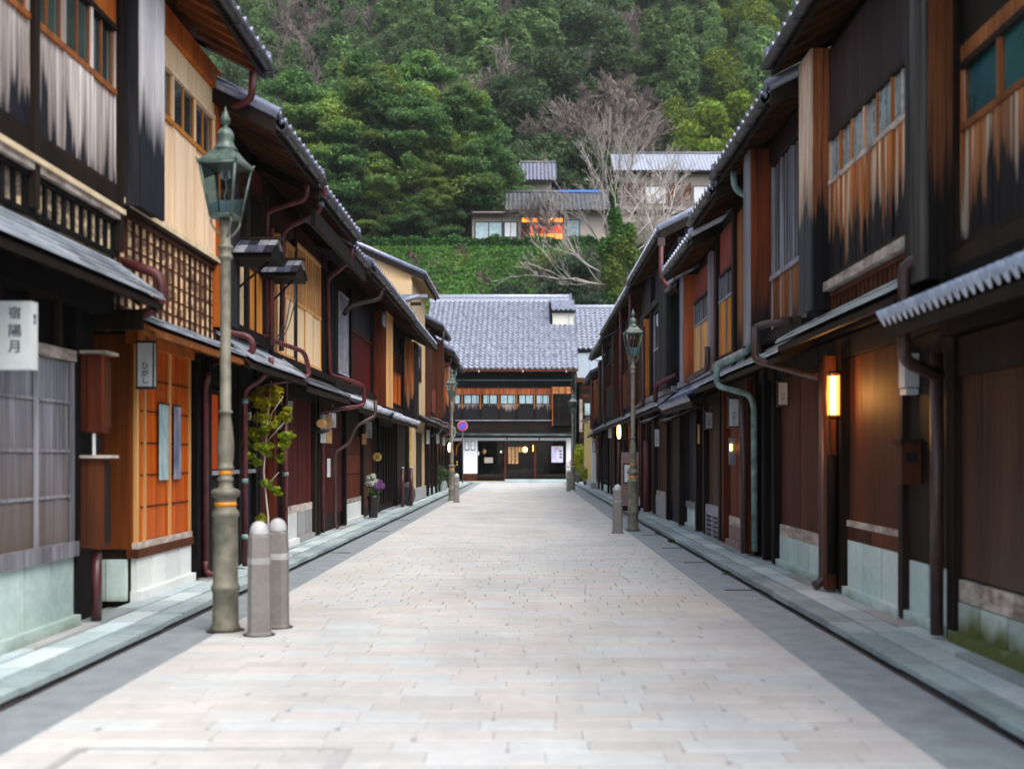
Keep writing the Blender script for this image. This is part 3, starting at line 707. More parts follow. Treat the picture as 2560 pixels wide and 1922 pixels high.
def hood(x0, x1, y, z, label):
    """little gabled hood: ridge runs out from the wall, shingled slope towards the viewer"""
    e = empty('shingled_hood', (x0, y, z-.25), label, 'hood')
    MB().prismx([(y, z-.03), (y-.34, z-.22), (y-.34, z-.25), (y+.34, z-.25), (y+.34, z-.22)], x0, x1-.02).obj('deck', M['black'], e)
    n = 6
    for i in range(n):
        xa, xb = x0+(x1-x0)*i/n, x0+(x1-x0)*(i+1)/n
        for sg in (-1, 1):
            for j in range(2):
                MB().prismx([(y+sg*(.02+.17*j), z+.012-.10*j), (y+sg*(.20+.18*j), z-.09-.11*j), (y+sg*(.20+.18*j), z-.075-.11*j), (y+sg*(.02+.17*j), z+.027-.10*j)], xa+.004, xb-.004).obj('shingle', M[('grey', 'char', 'greydark', 'grey', 'greydark')[(i*2+j) % 5]], e)
    MB().box(x0, x1+.03, y-.05, y+.05, z+.02, z+.05).obj('ridge_board', M['dark'], e)
    MB().tube([(x0, y, z-.7), (x1-.12, y, z-.24)], .015, 6).obj('strut', M['dark'], e)
hood(-3.68, -3.02, 13.55, 4.12, 'small shingled hood beside the nearest lamp, the nearer of two')
hood(-3.66, -3.08, 15.25, 4.17, 'small shingled hood over the cream window, the farther of two')
# ground floor
h.beam(12.96, 15.38, 2.35, 2.74, 3.80, 'black', .06)
h.window(13.15, 13.62, 1.3, 1.32, 2.3, 1, 'dark', 'redbrown', 'litglass', a=3.80, bars=1, pw=.2)
h.planks(13.10, 15.3, .5, 1.28, 3.80, .18, 'char'); h.planks(13.7, 15.3, 1.34, 2.33, 3.80, .2, 'black')
h.beam(13.05, 15.35, 1.285, 1.335, 3.80, 'grey', .09, 'rail')
h.posts([13.02, 13.68, 14.4, 15.28], .12, 2.75, 3.80, .13, 'black', .09)
h.pc('plinth_board', 3.74, 3.81, 13.1, 15.3, .12, .5, 'black')
h.pipe([(3.22, 13.98, 2.75), (3.22, 13.98, 2.62), (3.38, 13.98, 2.45), (3.55, 13.98, 2.35), (3.55, 13.98, .13)], .034, 'winered', .08, collars=[(3.55, 13.98, 2.2), (3.55, 13.98, 1.2), (3.55, 13.98, .5)])
h.pipe([(3.60, 13.42, 5.2), (3.60, 13.42, 3.05)], .034, 'winered', collars=[(3.60, 13.42, 3.45), (3.60, 13.42, 3.0)])
h.pipe([(2.98, 15.05, 5.2), (3.0, 15.1, 5.0), (3.55, 15.2, 4.85), (3.57, 15.2, 3.1)], .035, 'winered')
h.pipe([(3.57, 15.12, 3.15), (3.50, 15.3, 3.1), (3.18, 15.9, 3.0), (3.12, 16.0, 2.65), (3.66, 15.4, 2.5)], .034, 'winered', .12)
h.pc('downlight', 3.72, 3.80, 14.9, 15.0, 2.0, 2.1, 'signwhite')
# --- L4 cream windows
h = House(-1, 15.4, 20.4, 'townhouse with tall cream shoji windows between wine red pipes', 3.80, 3.65, 2.65, 5.15, 'dark')
h.window(16.0, 17.15, 2.98, 3.9, 4.72, 2, 'cream', 'tan', 'blind', pw=.3, bars=4, rail='tan')
h.window(17.3, 19.35, 2.98, 3.9, 4.85, 3, 'cream', 'tan', 'blind', pw=.3, bars=4, rail='tan')
h.posts([15.6, 17.22, 19.5], 2.9, 5.1, 3.65, .13, 'dark', .08); h.posts([20.2], 2.9, 5.1, 3.65, .2, 'black', .12)
h.planks(19.6, 20.1, 2.95, 5.0, 3.65, .17, 'black', False)
h.beam(15.41, 20.38, 2.86, 2.97, 3.65, 'dark', .12); h.beam(15.41, 20.38, 4.86, 5.12, 3.65, 'brown', .05)
h.roof(2.90, 5.12, 15.45, 18.75); 
h.part('lower_fascia', MB().prism([(-2.95, 4.72), (-3.02, 4.72), (-3.02, 4.95), (-2.95, 4.95)], 15.5, 20.4), 'dark')
h.part('soffit', MB().prism([(-2.98, 4.90), (-3.7, 5.08), (-3.7, 5.12), (-2.98, 4.94)], 18.7, 20.45), 'black')
h.roof(3.0, 4.95, 18.8, 20.42, caps=False)
h.eave(3.20, 2.50, 2.90, 16.2, 20.0, 3, 'tiledull')
h.pipe([(2.90, 15.62, 5.2), (2.90, 15.62, 4.95), (3.45, 15.75, 4.72), (3.48, 15.75, 3.0)], .038, 'winered', .1, collars=[(3.48, 15.75, 4.2), (2.9, 15.62, 5.05)])
h.pc('hopper', 2.82, 2.97, 15.54, 15.70, 5.12, 5.30, 'winered')
h.pipe([(3.47, 15.1, 4.6), (3.47, 15.1, 3.02)], .036, 'winered')
h.pipe([(2.93, 18.6, 4.98), (2.95, 18.65, 4.8), (3.5, 19.5, 4.62), (3.5, 19.7, 2.95), (3.2, 20.0, 2.88), (3.0, 20.4, 2.8), (3.0, 20.5, 2.45), (3.66, 19.7, 2.3), (3.68, 20.0, 2.2), (3.68, 20.0, .14)], .038, 'winered', .12)
for i in range(3):
    h.pipe([(3.49-.03*i, 15.95+.3*i, 3.7+.1*i), (3.45, 15.72+.15*i, 3.32), (3.48, 15.3+.1*i, 3.08)], .008, 'frame', .3, name='cable')
h.pipe([(3.42, 16.35, 4.3), (3.42, 16.35, 2.95)], .012, 'frame', name='cable')
# ground: red planks, crossed meters
h.planks(15.5, 16.8, .5, 2.45, 3.80, .2, 'red'); h.planks(16.95, 19.35, .70, 2.45, 3.80, .19, 'red')
h.planks(19.9, 20.38, .3, 2.45, 3.80, .16, 'red', False)
h.posts([15.46, 16.88, 19.5, 19.85], .12, 2.6, 3.80, .15, 'dark', .1); h.posts([16.25], .12, 2.6, 3.80, .1, 'redbrown', .12)
h.beam(16.95, 19.4, .60, .72, 3.80, 'paleold', .05, 'rail')
h.plinth(16.95, 18.1, .60, 3.80, .6, 'stonewhite'); h.plinth(18.2, 19.4, .60, 3.80, .5, 'concrete')
h.beam(15.45, 20.38, 2.46, 2.62, 3.80, 'black', .07)
h.pipe([(3.50, 16.1, 2.6), (3.50, 16.1, .13)], .036, 'winered', collars=[(3.5, 16.1, 1.25)])
lantern_sign(-3.78, -3.60, 17.0, 2.02, 2.37, 'tilted white lantern sign lettered ひがし above the red planks by the young tree', tilt=.10, d=.05)
# hanging mallet shaped shop sign
ms = empty('hanging_shop_sign', (-3.45, 18.6, 1.9), 'hanging tan mallet over a dark curved plate under the eave', 'sign')
m = MB(); m.tube([(-3.45, 18.60, 2.06), (-3.45, 18.78, 2.06)], .075, 14); m.obj('mallet_head', M['plate'], ms)
m = MB(); m.tube([(-3.62, 18.68, 1.99), (-3.55, 18.68, 1.94), (-3.45, 18.68, 1.92), (-3.35, 18.68, 1.94), (-3.28, 18.68, 1.99)], [.012, .028, .035, .028, .012], 8); m.obj('curved_plate', M['frame'], ms)
MB().tube([(-3.45, 18.68, 2.13), (-3.45, 18.68, 2.5)], .01, 6).obj('hanger', M['frame'], ms)
for x0, x1, z0, z1, m_, lab, tx in ((-3.67, -3.57, 1.75, 2.25, 'signwhite', 'white upright name board by the wine red pipe', '茶房'), (-3.56, -3.47, 1.74, 2.25, 'plate', 'tan upright name board beside the white one', '')):
    b = empty('name_board', (x0, 19.75, z0), lab, 'sign'); piece('board', b, x0, x1, 19.75, 19.775, z0, z1, M[m_])
    if tx: text(b, tx, (x0+x1)/2, 19.748, 2.1, .08, M['inkblack'], vertical=True, gap=1.4)
lantern_sign(-3.66, -3.50, 20.45, 2.03, 2.32, 'white lantern sign lettered ひがし beside the tan name board', d=.06, mat='signgrey')
nt_ = empty('notice', (-3.76, 21.0, 1.1), 'narrow white notice pasted on dark red planks', 'notice'); piece('sheet', nt_, -3.755, -3.76, 20.9, 21.25, 1.12, 1.47, M['paper'])
# --- L5
h = House(-1, 20.4, 28.0, 'long dark red townhouse with bright tiled lower eave and grey pipe', 3.80, 3.65, 2.6, 4.95, 'dark')
h.lattice(21.4, 22.5, 3.10, 4.7, .2, 'greypale', w=.05, single=False, back='black')
h.planks(22.7, 25.7, 2.95, 4.1, 3.65, .2, 'red', False); h.planks(22.7, 25.7, 4.12, 4.8, 3.65, .2, 'char', False)
h.beam(22.6, 25.8, 4.08, 4.13, 3.65, 'redbrown', .07); h.beam(20.41, 27.98, 2.80, 2.94, 3.65, 'dark', .14); h.beam(22.8, 25.8, 2.70, 2.80, 3.65, 'paleold', .12)
h.shutterbox(25.9, 27.1, 3.28, 2.68, 4.9, 'redbrown', 'tan', boards=3)
h.posts([20.7, 22.6, 25.75, 27.8], 2.9, 4.9, 3.65, .16, 'black', .09)
h.roof(2.90, 4.90, 20.5, 28.0)
h.eave(3.12, 2.38, 2.72, 20.6, 25.0, tiled=True, tile='tilepale'); h.eave(3.08, 2.34, 2.66, 25.1, 31.2, tiled=True, tile='tilepale')
h.pc('rain_head', 2.86, 3.02, 22.15, 22.4, 4.86, 5.05, 'pipebrown')
h.pipe([(2.94, 22.3, 4.9), (2.94, 22.3, 4.68), (3.5, 22.0, 4.5), (3.58, 21.8, 4.3)], .05, 'pipebrown', .1)
h.pipe([(3.25, 25.2, 4.75), (3.3, 25.5, 4.6), (3.42, 27.3, 4.4), (3.42, 27.3, 2.7)], .045, 'pipegrey', .1)
h.pipe([(2.95, 21.6, 2.6), (2.95, 21.6, 2.3), (3.3, 21.4, 2.1), (3.45, 21.4, 1.75), (3.66, 21.2, 1.6), (3.66, 21.2, .2), (3.6, 21.2, .14)], .035, 'pipebrown', .08)
h.planks(20.5, 22.7, .4, 2.4, 3.80, .2, 'red', False)
for z0, z1 in ((.62, 1.12), (1.14, 1.55), (1.57, 1.95)): h.planks(22.9, 25.1, z0, z1, 3.80, .36, 'redbrown', False)
h.plinth(22.8, 25.2, .52, 3.80, .4, 'stonewhite'); h.beam(22.8, 25.2, .53, .62, 3.80, 'paleold', .05, 'rail')
h.slats(27.0, 27.95, .3, 2.3, 3.74, .5, .1, 'black', False); h.planks(25.3, 27.9, .3, 2.3, 3.80, .3, 'brown', False)
h.posts([22.75, 25.2, 27.9], .12, 2.55, 3.80, .16, 'black', .1)
lantern_sign(-3.72, -3.56, 25.6, 1.92, 2.32, 'white lantern sign lettered ひがし above the flower vase', d=.07, mat='signgrey')
pl_ = empty('name_board', (-3.6, 24.9, 1.75), 'small tan name board on the dark red wall near the vase', 'sign'); piece('board', pl_, -3.70, -3.60, 24.9, 24.92, 1.78, 2.02, M['plate'])
cr = empty('round_crest_sign', (-3.62, 26.9, 1.4), 'round yellow crest with a black brush character by the door curtain', 'sign')
MB().tube([(-3.62, 26.86, 1.5), (-3.62, 26.89, 1.5)], .105, 20).obj('disc', M['yellow'], cr); text(cr, '芳', -3.62, 26.855, 1.48, .13, M['inkblack'])
# --- L6
h = House(-1, 28.0, 34.6, 'dark townhouse with a glowing orange upstairs window', 3.80, 3.65, 2.55, 4.9, 'dark')
h.window(28.6, 31.6, 2.90, 3.80, 4.4, 4, 'emberpanel', 'brown', 'panedark', bars=2, single=False, pw=.25)
h.shutterbox(32.3, 33.6, 3.28, 2.6, 4.85, 'orangefoot', 'dark', boards=3)
h.posts([28.2, 31.9, 34.4], 2.6, 4.9, 3.65, .22, 'black', .12); h.beam(28.01, 34.5, 2.68, 2.85, 3.65, 'dark', .1)
h.roof(2.90, 4.85, 28.05, 34.6)
h.slats(28.2, 31.0, .3, 2.3, 3.74, .62, .12, 'black', False, .06); h.planks(28.1, 31.5, .3, 2.3, 3.80, .3, 'redbrown', False)
h.planks(31.6, 34.5, .12, 2.4, 3.80, .3, 'dark', False)
h.posts([31.55, 34.5], .12, 2.55, 3.80, .18, 'black', .12)
# --- L7 beige house with high gable
h = House(-1, 34.6, 39.2, 'tall beige plastered house with a gable above the neighbouring roofs', 3.62, 3.60, 2.6, 7.0, 'beige', name='plastered_house')
h.roof(3.22, 7.05, 34.7, 39.2, pitch=24, tile='tile', soffit='beige', caps=True, gut=True)
h.pc('gutter_pipe', 3.1, 5.1, 34.55, 34.62, 6.45, 6.55, 'pipegrey')
h.pipe([(3.35, 34.58, 6.5), (3.9, 34.58, 6.35), (3.95, 34.58, 5.8)], .07, 'pipegrey')
h.pc('yellow_strip', 3.60, 3.66, 34.55, 34.62, .5, 2.4, 'yellow')
h.pc('gable_trim', 3.3, 3.62, 34.5, 34.58, 6.2, 6.3, 'dark')
h.pc('plinth', 3.55, 3.63, 34.58, 39.1, .1, .5, 'concrete')
h.pc('window', 3.57, 3.61, 36.0, 37.6, 4.0, 5.2, 'panedark'); h.pc('door', 3.58, 3.63, 36.2, 37.8, .3, 2.3, 'dark')
h.eave(3.2, 2.6, 2.9, 35.8, 39.1, 2, 'tiledull')
# --- L8..L11 farther houses
FARL = [(39.2, 43.0, 'brown gabled townhouse standing taller beyond the beige house', 'brown', 6.05, 2.6, 'redwall', 'brown'),
        (43.0, 46.2, 'townhouse with a wine red bent pipe, second from the end on the left', 'red', 5.5, 2.6, 'orangefoot', 'red'),
        (46.2, 49.6, 'last townhouse on the left, pale streaked boards and mossy tiles', 'dark', 5.3, 2.55, 'silver', 'redbrown')]
for i, (y0, y1, lab, base, zt, zf, um, gm) in enumerate(FARL):
    h = House(-1, y0, y1, lab, 3.62, (3.45, 3.4, 3.35)[i], zf, zt, base)
    L = y1-y0
    h.roof(2.92 if i else 3.05, zt-.05, y0+.05, y1-.02, tile='tiledull' if i > 1 else 'tile')
    h.eave(3.12, zf-.05, zf+.32, y0+.1, y1-.1, 2, 'tiledull')
    h.window(y0+L*.12, y0+L*.48, zf+.45, zf+1.4, zt-.5, 2, um, 'brown', 'panedark', single=False, pw=.2, bars=3)
    h.shutterbox(y0+L*.55, y0+L*.7, 3.15, zf+.35, zt-.2, 'orangefoot' if i != 0 else 'brown', 'silver' if i else 'brown', boards=2)
    h.window(y0+L*.74, y0+L*.95, zf+.45, zf+1.4, zt-.5, 1, um, 'dark', 'panepale' if i == 2 else 'panedark', single=False, pw=.2, bars=2)
    h.planks(y0+.2, y0+L*.45, .3, zf-.1, 3.62, .3, gm, False); h.lattice(y0+L*.5, y1-.2, .5, zf-.15, .14, 'dark', 3.62, single=False)
    h.posts([y0+.1, y0+L*.48, y1-.1], .12, zt-.1, 3.54, .16, 'black', .07)
    h.pc('plinth', 3.56, 3.63, y0+.1, y1-.1, .1, .35, 'stonegreen')
    h.pipe([(2.98, y0+.3, zt-.05), (2.98, y0+.3, zt-.4), (3.45, y0+.4, zt-.6), (3.48, y0+.4, zf+.3), (3.05, y0+.5, zf+.2), (3.05, y0+.5, zf-.2), (3.55, y0+.4, zf-.4), (3.58, y0+.4, .15)], .04, ('pipedark', 'winered', 'verdigris', 'pipedark')[i], .1)
for (px0, px1, y, z0, z1, lab) in ((-3.56, -3.42, 39.1, 1.95, 2.45, 'white lantern sign just past the beige wall'), (-3.45, -3.31, 42.0, 2.0, 2.4, 'small white lantern sign beside the green pots'), (-3.40, -3.27, 44.5, 1.95, 2.4, 'white lantern sign between the green pots and the glowing lamp')):
    lantern_sign(px0, px1, y, z0, z1, lab, d=.07)
# ======================= RIGHT ROW =======================
# --- R1 nearest
h = House(1, 3.2, 8.5, 'dark townhouse with wavy white-capped tile eave, nearest on the right', 3.30, 3.15, 2.42, 5.4, 'black')
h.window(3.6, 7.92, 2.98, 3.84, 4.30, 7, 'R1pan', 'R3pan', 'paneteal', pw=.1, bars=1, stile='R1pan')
h.posts([7.97], 2.8, 5.4, 3.15, .08, 'dark', .09); h.beam(3.3, 8.0, 4.31, 4.42, 3.15, 'R3pan', .06); h.beam(3.3, 8.0, 4.43, 5.3, 3.15, 'dark', .05)
h.beam(3.3, 8.0, 2.84, 2.96, 3.15, 'dark', .12); h.beam(3.3, 8.0, 2.72, 2.83, 3.15, 'black', .15)
h.shutterbox(8.0, 8.47, 2.88, 2.79, 5.3, 'blackshut', 'ribdark', boards=4)
h.roof(2.6, 5.3, 3.3, 8.5)
h.eave(2.72, 2.44, 2.70, 3.4, 8.4, tiled=True, tile='tilecap', tw=.118)
h.planks(3.4, 8.45, .60, 2.1, 3.30, .45, 'brownfade'); h.beam(3.4, 8.48, 2.1, 2.4, 3.30, 'dark', .06)
h.planks(3.4, 8.45, .42, .58, 3.30, .5, 'paleold', th=.05, name='rail_board'); h.plinth(3.4, 8.45, .41, 3.30, .45, 'stonemoss')
h.pipe([(3.16, 8.58, 2.3), (3.16, 8.58, .13)], .05, 'pipebrown')
h.posts([8.44], .12, 2.4, 3.30, .14, 'dark', .09)
# --- R2
h = House(1, 8.5, 12.3, 'townhouse with ragged orange and black storm panels above the lit lantern', 3.30, 3.15, 2.75, 5.75, 'black')
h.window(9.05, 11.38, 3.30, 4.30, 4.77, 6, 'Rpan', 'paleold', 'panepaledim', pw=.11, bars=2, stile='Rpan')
h.beam(8.55, 11.4, 4.79, 5.65, 3.15, 'dusk', .05); h.beam(8.55, 11.4, 3.19, 3.28, 3.15, 'paleold', .12, 'sill_rail')
h.posts([8.62], 2.9, 5.7, 3.15, .9, 'black', .03)
h.lattice(9.0, 11.4, 2.88, 3.18, .13, 'brown', w=.05)
h.shutterbox(11.43, 11.97, 2.93, 3.02, 5.7, 'Rdob', 'Rdobpale', boards=2)
h.roof(2.7, 5.74, 8.5, 12.2)
h.eave(2.74, 2.67, 3.05, 8.35, 12.1, 3, 'eavepale', lip=.03)
h.pipe([(3.05, 8.15, 2.98), (2.83, 8.35, 2.95), (2.83, 8.36, 2.35), (2.86, 8.42, 2.22), (3.18, 8.55, 2.12)], .05, 'pipebrown', .1)
h.planks(9.7, 11.27, .86, 2.5, 3.30, .42, 'brown'); h.planks(11.95, 12.3, .64, 2.5, 3.30, .35, 'brown')
h.planks(9.68, 11.3, .80, .86, 3.30, .8, 'paleold', th=.05, name='cap_board'); h.planks(9.68, 11.3, .66, .80, 3.30, .8, 'brown', th=.045, name='rail_board')
h.plinth(9.66, 11.3, .66, 3.30, .55)
h.beam(8.5, 12.29, 2.51, 2.72, 3.30, 'dark', .08)
# recessed doorway: side return wall
h.pc('return_wall', 3.27, 3.30, 9.62, 9.68, .6, 2.5, 'brown'); h.pc('post', 3.22, 3.34, 9.55, 9.66, .12, 2.6, 'dark')
h.planks(8.55, 9.55, .64, 2.5, 3.30, .25, 'dark'); h.plinth(8.6, 9.55, .62, 3.30, .5, 'stonegreen', out=.02)
h.posts([11.38, 11.9], .12, 2.6, 3.30, .12, 'dark', .1)
h.pipe([(3.12, 11.72, 2.5), (3.12, 11.72, .2), (3.02, 11.70, .14)], .05, 'pipebrown', .06)
h.pipe([(3.06, 11.25, 1.86), (3.10, 11.4, 1.6), (3.14, 11.45, 1.5)], .01, 'frame', name='cable')
h.pipe([(3.14, 11.45, 1.52), (3.14, 11.45, .3)], .055, 'black', name='conduit')
h.pc('post', 3.10, 3.2, 11.52, 11.64, .12, 2.55, 'brown')
mtr = empty('electric_meter', (3.2, 9.35, 2.05), 'grey electric meter under the eave by the dark post', 'meter')
piece('case', mtr, 3.14, 3.26, 9.25, 9.4, 2.08, 2.36, M['signgrey']); piece('dial', mtr, 3.165, 3.235, 9.24, 9.26, 2.24, 2.31, M['pane']); piece('terminal_cover', mtr, 3.15, 3.25, 9.24, 9.4, 2.02, 2.07, M['signgrey'])
mb_ = empty('mailbox', (3.22, 9.3, 1.25), 'brown wooden mailbox in the dark recess by the meter', 'mailbox')
piece('body', mb_, 3.10, 3.26, 9.2, 9.4, 1.27, 1.62, M['brown']); piece('lid', mb_, 3.08, 3.28, 9.17, 9.42, 1.62, 1.645, M['dark']); piece('slot_plate', mb_, 3.13, 3.23, 9.19, 9.2, 1.46, 1.54, M['char'])
# the lit lantern
la = empty('wall_lantern', (3.08, 11.2, 1.9), 'glowing orange box lantern under the pale eave on the right', 'lantern')
MB().tube([(3.075, 11.19, 1.93), (3.075, 11.19, 2.31)], .030, 12).obj('shade', M['lampon'], la)
piece('paper_side', la, 3.035, 3.135, 11.235, 11.25, 1.92, 2.32, M['lampedge']); piece('paper_side', la, 3.125, 3.135, 11.15, 11.234, 1.92, 2.32, M['lampedge'])
m = MB()
for x in (3.03, 3.14):
    for y in (11.14, 11.26): m.box(x-.005, x+.005, y-.005, y+.005, 1.89, 2.34)
m.box(3.02, 3.15, 11.13, 11.27, 1.88, 1.895); m.box(3.02, 3.15, 11.13, 11.27, 2.335, 2.36); m.obj('frame', M['dark'], la)
m = MB().tube(bend([(3.085, 11.2, 2.36), (3.16, 11.22, 2.36), (3.165, 11.23, 2.0)], .03), .007, 6); m.obj('bracket', M['pipebrown'], la)
pl = bpy.data.lights.new('lantern_light', 'POINT'); pl.energy = 10; pl.color = (1, .42, .10); pl.shadow_soft_size = .06
po = bpy.data.objects.new('lantern_light', pl); link(po, la, (2.97, 11.22, 2.12))
# --- R3
h = House(1, 12.3, 15.7, 'townhouse with tall barred upstairs windows over dull orange panels', 3.30, 3.15, 2.75, 5.5, 'black')
h.window(12.55, 14.05, 3.05, 3.75, 5.2, 3, 'R3pan', 'grey', 'panedark', pw=.14, bars=3); h.beam(12.31, 14.1, 3.72, 3.78, 3.15, 'grey', .08)
h.beam(12.31, 15.6, 2.95, 3.04, 3.15, 'dark', .12); h.beam(12.31, 15.6, 5.2, 5.45, 3.15, 'dark', .08)
h.shutterbox(14.1, 14.5, 2.83, 2.94, 5.4, 'R3dob', 'grey', boards=4)
h.pc('edge_board', 2.96, 3.16, 14.62, 14.68, 2.95, 5.3, 'amber'); h.planks(14.8, 15.6, 3.05, 5.2, 3.15, .2, 'R3pan')
h.posts([14.55, 15.6], 2.8, 5.4, 3.15, .12, 'dark', .1)
h.roof(2.7, 5.40, 12.25, 15.75)
h.eave(2.74, 2.57, 2.95, 12.1, 15.3, 3, 'eavepale', lip=.03)
h.pipe([(2.78, 15.0, 5.35), (2.8, 15.0, 5.1), (3.0, 15.0, 5.0), (3.0, 15.0, 2.95), (2.86, 15.3, 2.85), (2.66, 15.6, 2.78), (2.66, 15.62, 2.5), (3.05, 15.2, 2.35), (3.12, 15.3, 2.2), (3.14, 15.35, .2)], .043, 'verdigris', .1, collars=[(3.0, 15.0, 4.4), (3.0, 15.0, 3.7)])
h.pipe([(2.62, 12.75, 3.0), (2.62, 12.8, 2.62), (3.10, 12.2, 2.40), (3.14, 11.9, 2.36)], .045, 'pipebrown', .08)
h.pipe([(3.0, 12.6, 3.05), (2.72, 12.75, 3.02), (2.62, 12.76, 2.98)], .045, 'pipebrown', .08)
h.planks(12.35, 14.3, .64, 2.5, 3.30, .48, 'brown'); h.planks(12.35, 14.3, .50, .64, 3.30, .7, 'paleold', th=.05, name='rail_board'); h.plinth(12.3, 14.35, .50, 3.30, .55)
h.planks(14.5, 15.6, .12, 2.5, 3.30, .25, 'black'); h.beam(12.31, 15.68, 2.51, 2.72, 3.30, 'dark', .08); h.posts([14.4, 15.0, 15.6], .12, 2.7, 3.30, .13, 'black', .12)
h.pipe([(3.02, 15.55, 2.4), (3.04, 15.6, .15)], .05, 'pipebrown')
lantern_sign(3.13, 3.265, 13.9, 2.14, 2.44, 'small white lantern sign lettered ひがし on the dark post past the lit lantern', d=.06)
# --- R4
h = House(1, 15.7, 18.4, 'small orange townhouse behind the verdigris pipe', 3.30, 3.15, 2.70, 5.3, 'dark')
h.window(16.7, 17.9, 3.05, 3.98, 4.42, 2, 'amber', 'grey', 'panedark', pw=.2, bars=3); h.planks(16.6, 18.0, 4.45, 5.1, 3.15, .7, 'redwall', th=.03, name='panel')
h.planks(15.8, 16.55, 3.0, 5.1, 3.15, .2, 'R3pan'); h.beam(15.71, 18.38, 2.92, 3.04, 3.15, 'paleold', .1); h.posts([16.6, 18.1], 2.8, 5.2, 3.15, .16, 'dark', .09)
h.roof(2.7, 5.22, 15.8, 18.0)
h.eave(2.74, 2.56, 2.95, 15.4, 18.3, 3, 'shingle', lip=.03)
h.planks(16.15, 17.9, .55, 2.45, 3.30, .29, 'redbrownR'); h.planks(16.15, 17.9, .42, .56, 3.30, .85, 'paleold', th=.05, name='rail_board'); h.plinth(16.15, 17.95, .42, 3.30, .85, 'stonepink')
h.posts([15.95, 18.1], .12, 2.6, 3.30, .14, 'redbrown', .12); h.beam(15.71, 18.38, 2.46, 2.66, 3.30, 'dark', .08)
h.pc('slim_board', 3.2, 3.24, 15.86, 15.9, 1.05, 2.25, 'paleold'); h.pc('post', 3.12, 3.26, 15.78, 15.9, .12, 2.6, 'redbrown')
sc_ = empty('wall_sconce', (3.24, 17.45, 1.38), 'slim dark wall sconce with a small yellow glow on red-brown planks', 'lamp')
piece('case', sc_, 3.17, 3.27, 17.42, 17.5, 1.38, 1.80, M['pipegrey']); MB().tube([(3.19, 17.41, 1.60), (3.19, 17.41, 1.70)], .018, 8).obj('bulb', M['bulb'], sc_)
lantern_sign(2.95, 3.11, 16.3, 1.94, 2.36, 'large white lantern sign lettered ひがし before the red-brown door, middle of the right row', d=.08)
# --- R5
h = House(1, 18.4, 22.5, 'townhouse with tan panels, small barred windows and red plaster above them', 3.30, 3.15, 2.60, 5.0, 'dark')
h.window(19.0, 20.6, 3.0, 3.9, 4.35, 2, 'tan', 'grey', 'panedark', pw=.28, bars=4); h.planks(18.95, 20.65, 4.38, 4.85, 3.15, .85, 'redwall', th=.03, name='panel')
h.posts([18.75], 2.8, 4.95, 3.15, .22, 'grey', .09); h.planks(18.41, 18.62, 2.95, 4.9, 3.15, .2, 'redwall'); h.beam(18.41, 22.48, 2.88, 2.99, 3.15, 'grey', .12)
h.shutterbox(20.75, 21.25, 2.92, 2.88, 4.9, 'Rdob5', 'grey', boards=1)
h.planks(21.3, 22.4, 2.95, 4.9, 3.15, .25, 'char', False)
h.roof(2.7, 4.95, 18.05, 21.5, tile='tilepale'); h.roof(2.9, 4.8, 21.5, 22.5, caps=False)
h.eave(2.74, 2.38, 2.85, 18.4, 22.4, tiled=True)
h.pipe([(2.95, 18.2, 3.3), (2.95, 18.2, 2.95), (2.9, 18.8, 2.9), (2.8, 19.3, 2.85)], .05, 'pipebrown')
h.planks(18.6, 20.0, .62, 2.4, 3.30, .45, 'brownfade'); h.posts([18.45, 20.1, 21.0], .12, 2.6, 3.30, .16, 'dark', .12); h.beam(18.41, 22.48, 2.40, 2.58, 3.30, 'dark', .08)
h.planks(18.65, 20.0, .48, .66, 3.30, 1.4, 'greypale', th=.09, name='rail_board')
for z in (.18, .26, .34, .42): h.pc('vent_slat', 3.22, 3.29, 18.7, 19.95, z-.022, z+.018, 'grey')
for y in (18.7, 19.3, 19.95): h.pc('vent_post', 3.20, 3.29, y-.03, y+.03, .12, .48, 'grey')
h.planks(21.1, 22.4, .62, 2.3, 3.30, .2, 'charwide'); h.pc('rail_board', 3.2, 3.31, 21.05, 22.45, .50, .62, 'grey'); h.plinth(21.05, 22.45, .5, 3.28, .33, 'stonegreen')
h.pc('name_strip', 3.18, 3.20, 20.6, 20.75, 1.75, 2.1, 'plate')
lantern_sign(3.07, 3.21, 19.2, 1.98, 2.28, 'white lantern sign lettered ひがし half hidden behind the eave pipe', d=.07, mat='signgrey')
# door hood
def doorhood(y0, y1, zi, zo, ao, label):
    e = empty('door_hood', (3.2, y0, zo), label, 'hood')
    MB().prism([(3.3, zi), (ao, zo), (ao, zo+.03), (3.3, zi+.03)], y0, y1).obj('deck', M['dark'], e)
    for i in range(3):
        w = (y1-y0)/3; MB().prism([(3.3, zi+.032), (ao-.02, zo+.032), (ao-.02, zo+.045), (3.3, zi+.05)], y0+i*w+.004, y0+(i+1)*w-.004).obj('board', M['grey'], e)
doorhood(20.7, 22.3, 2.42, 2.18, 2.68, 'small grey board hood above the dark plank door')
doorhood(24.0, 26.2, 2.55, 2.28, 2.68, 'small pale board hood beside the right hand middle lamp')
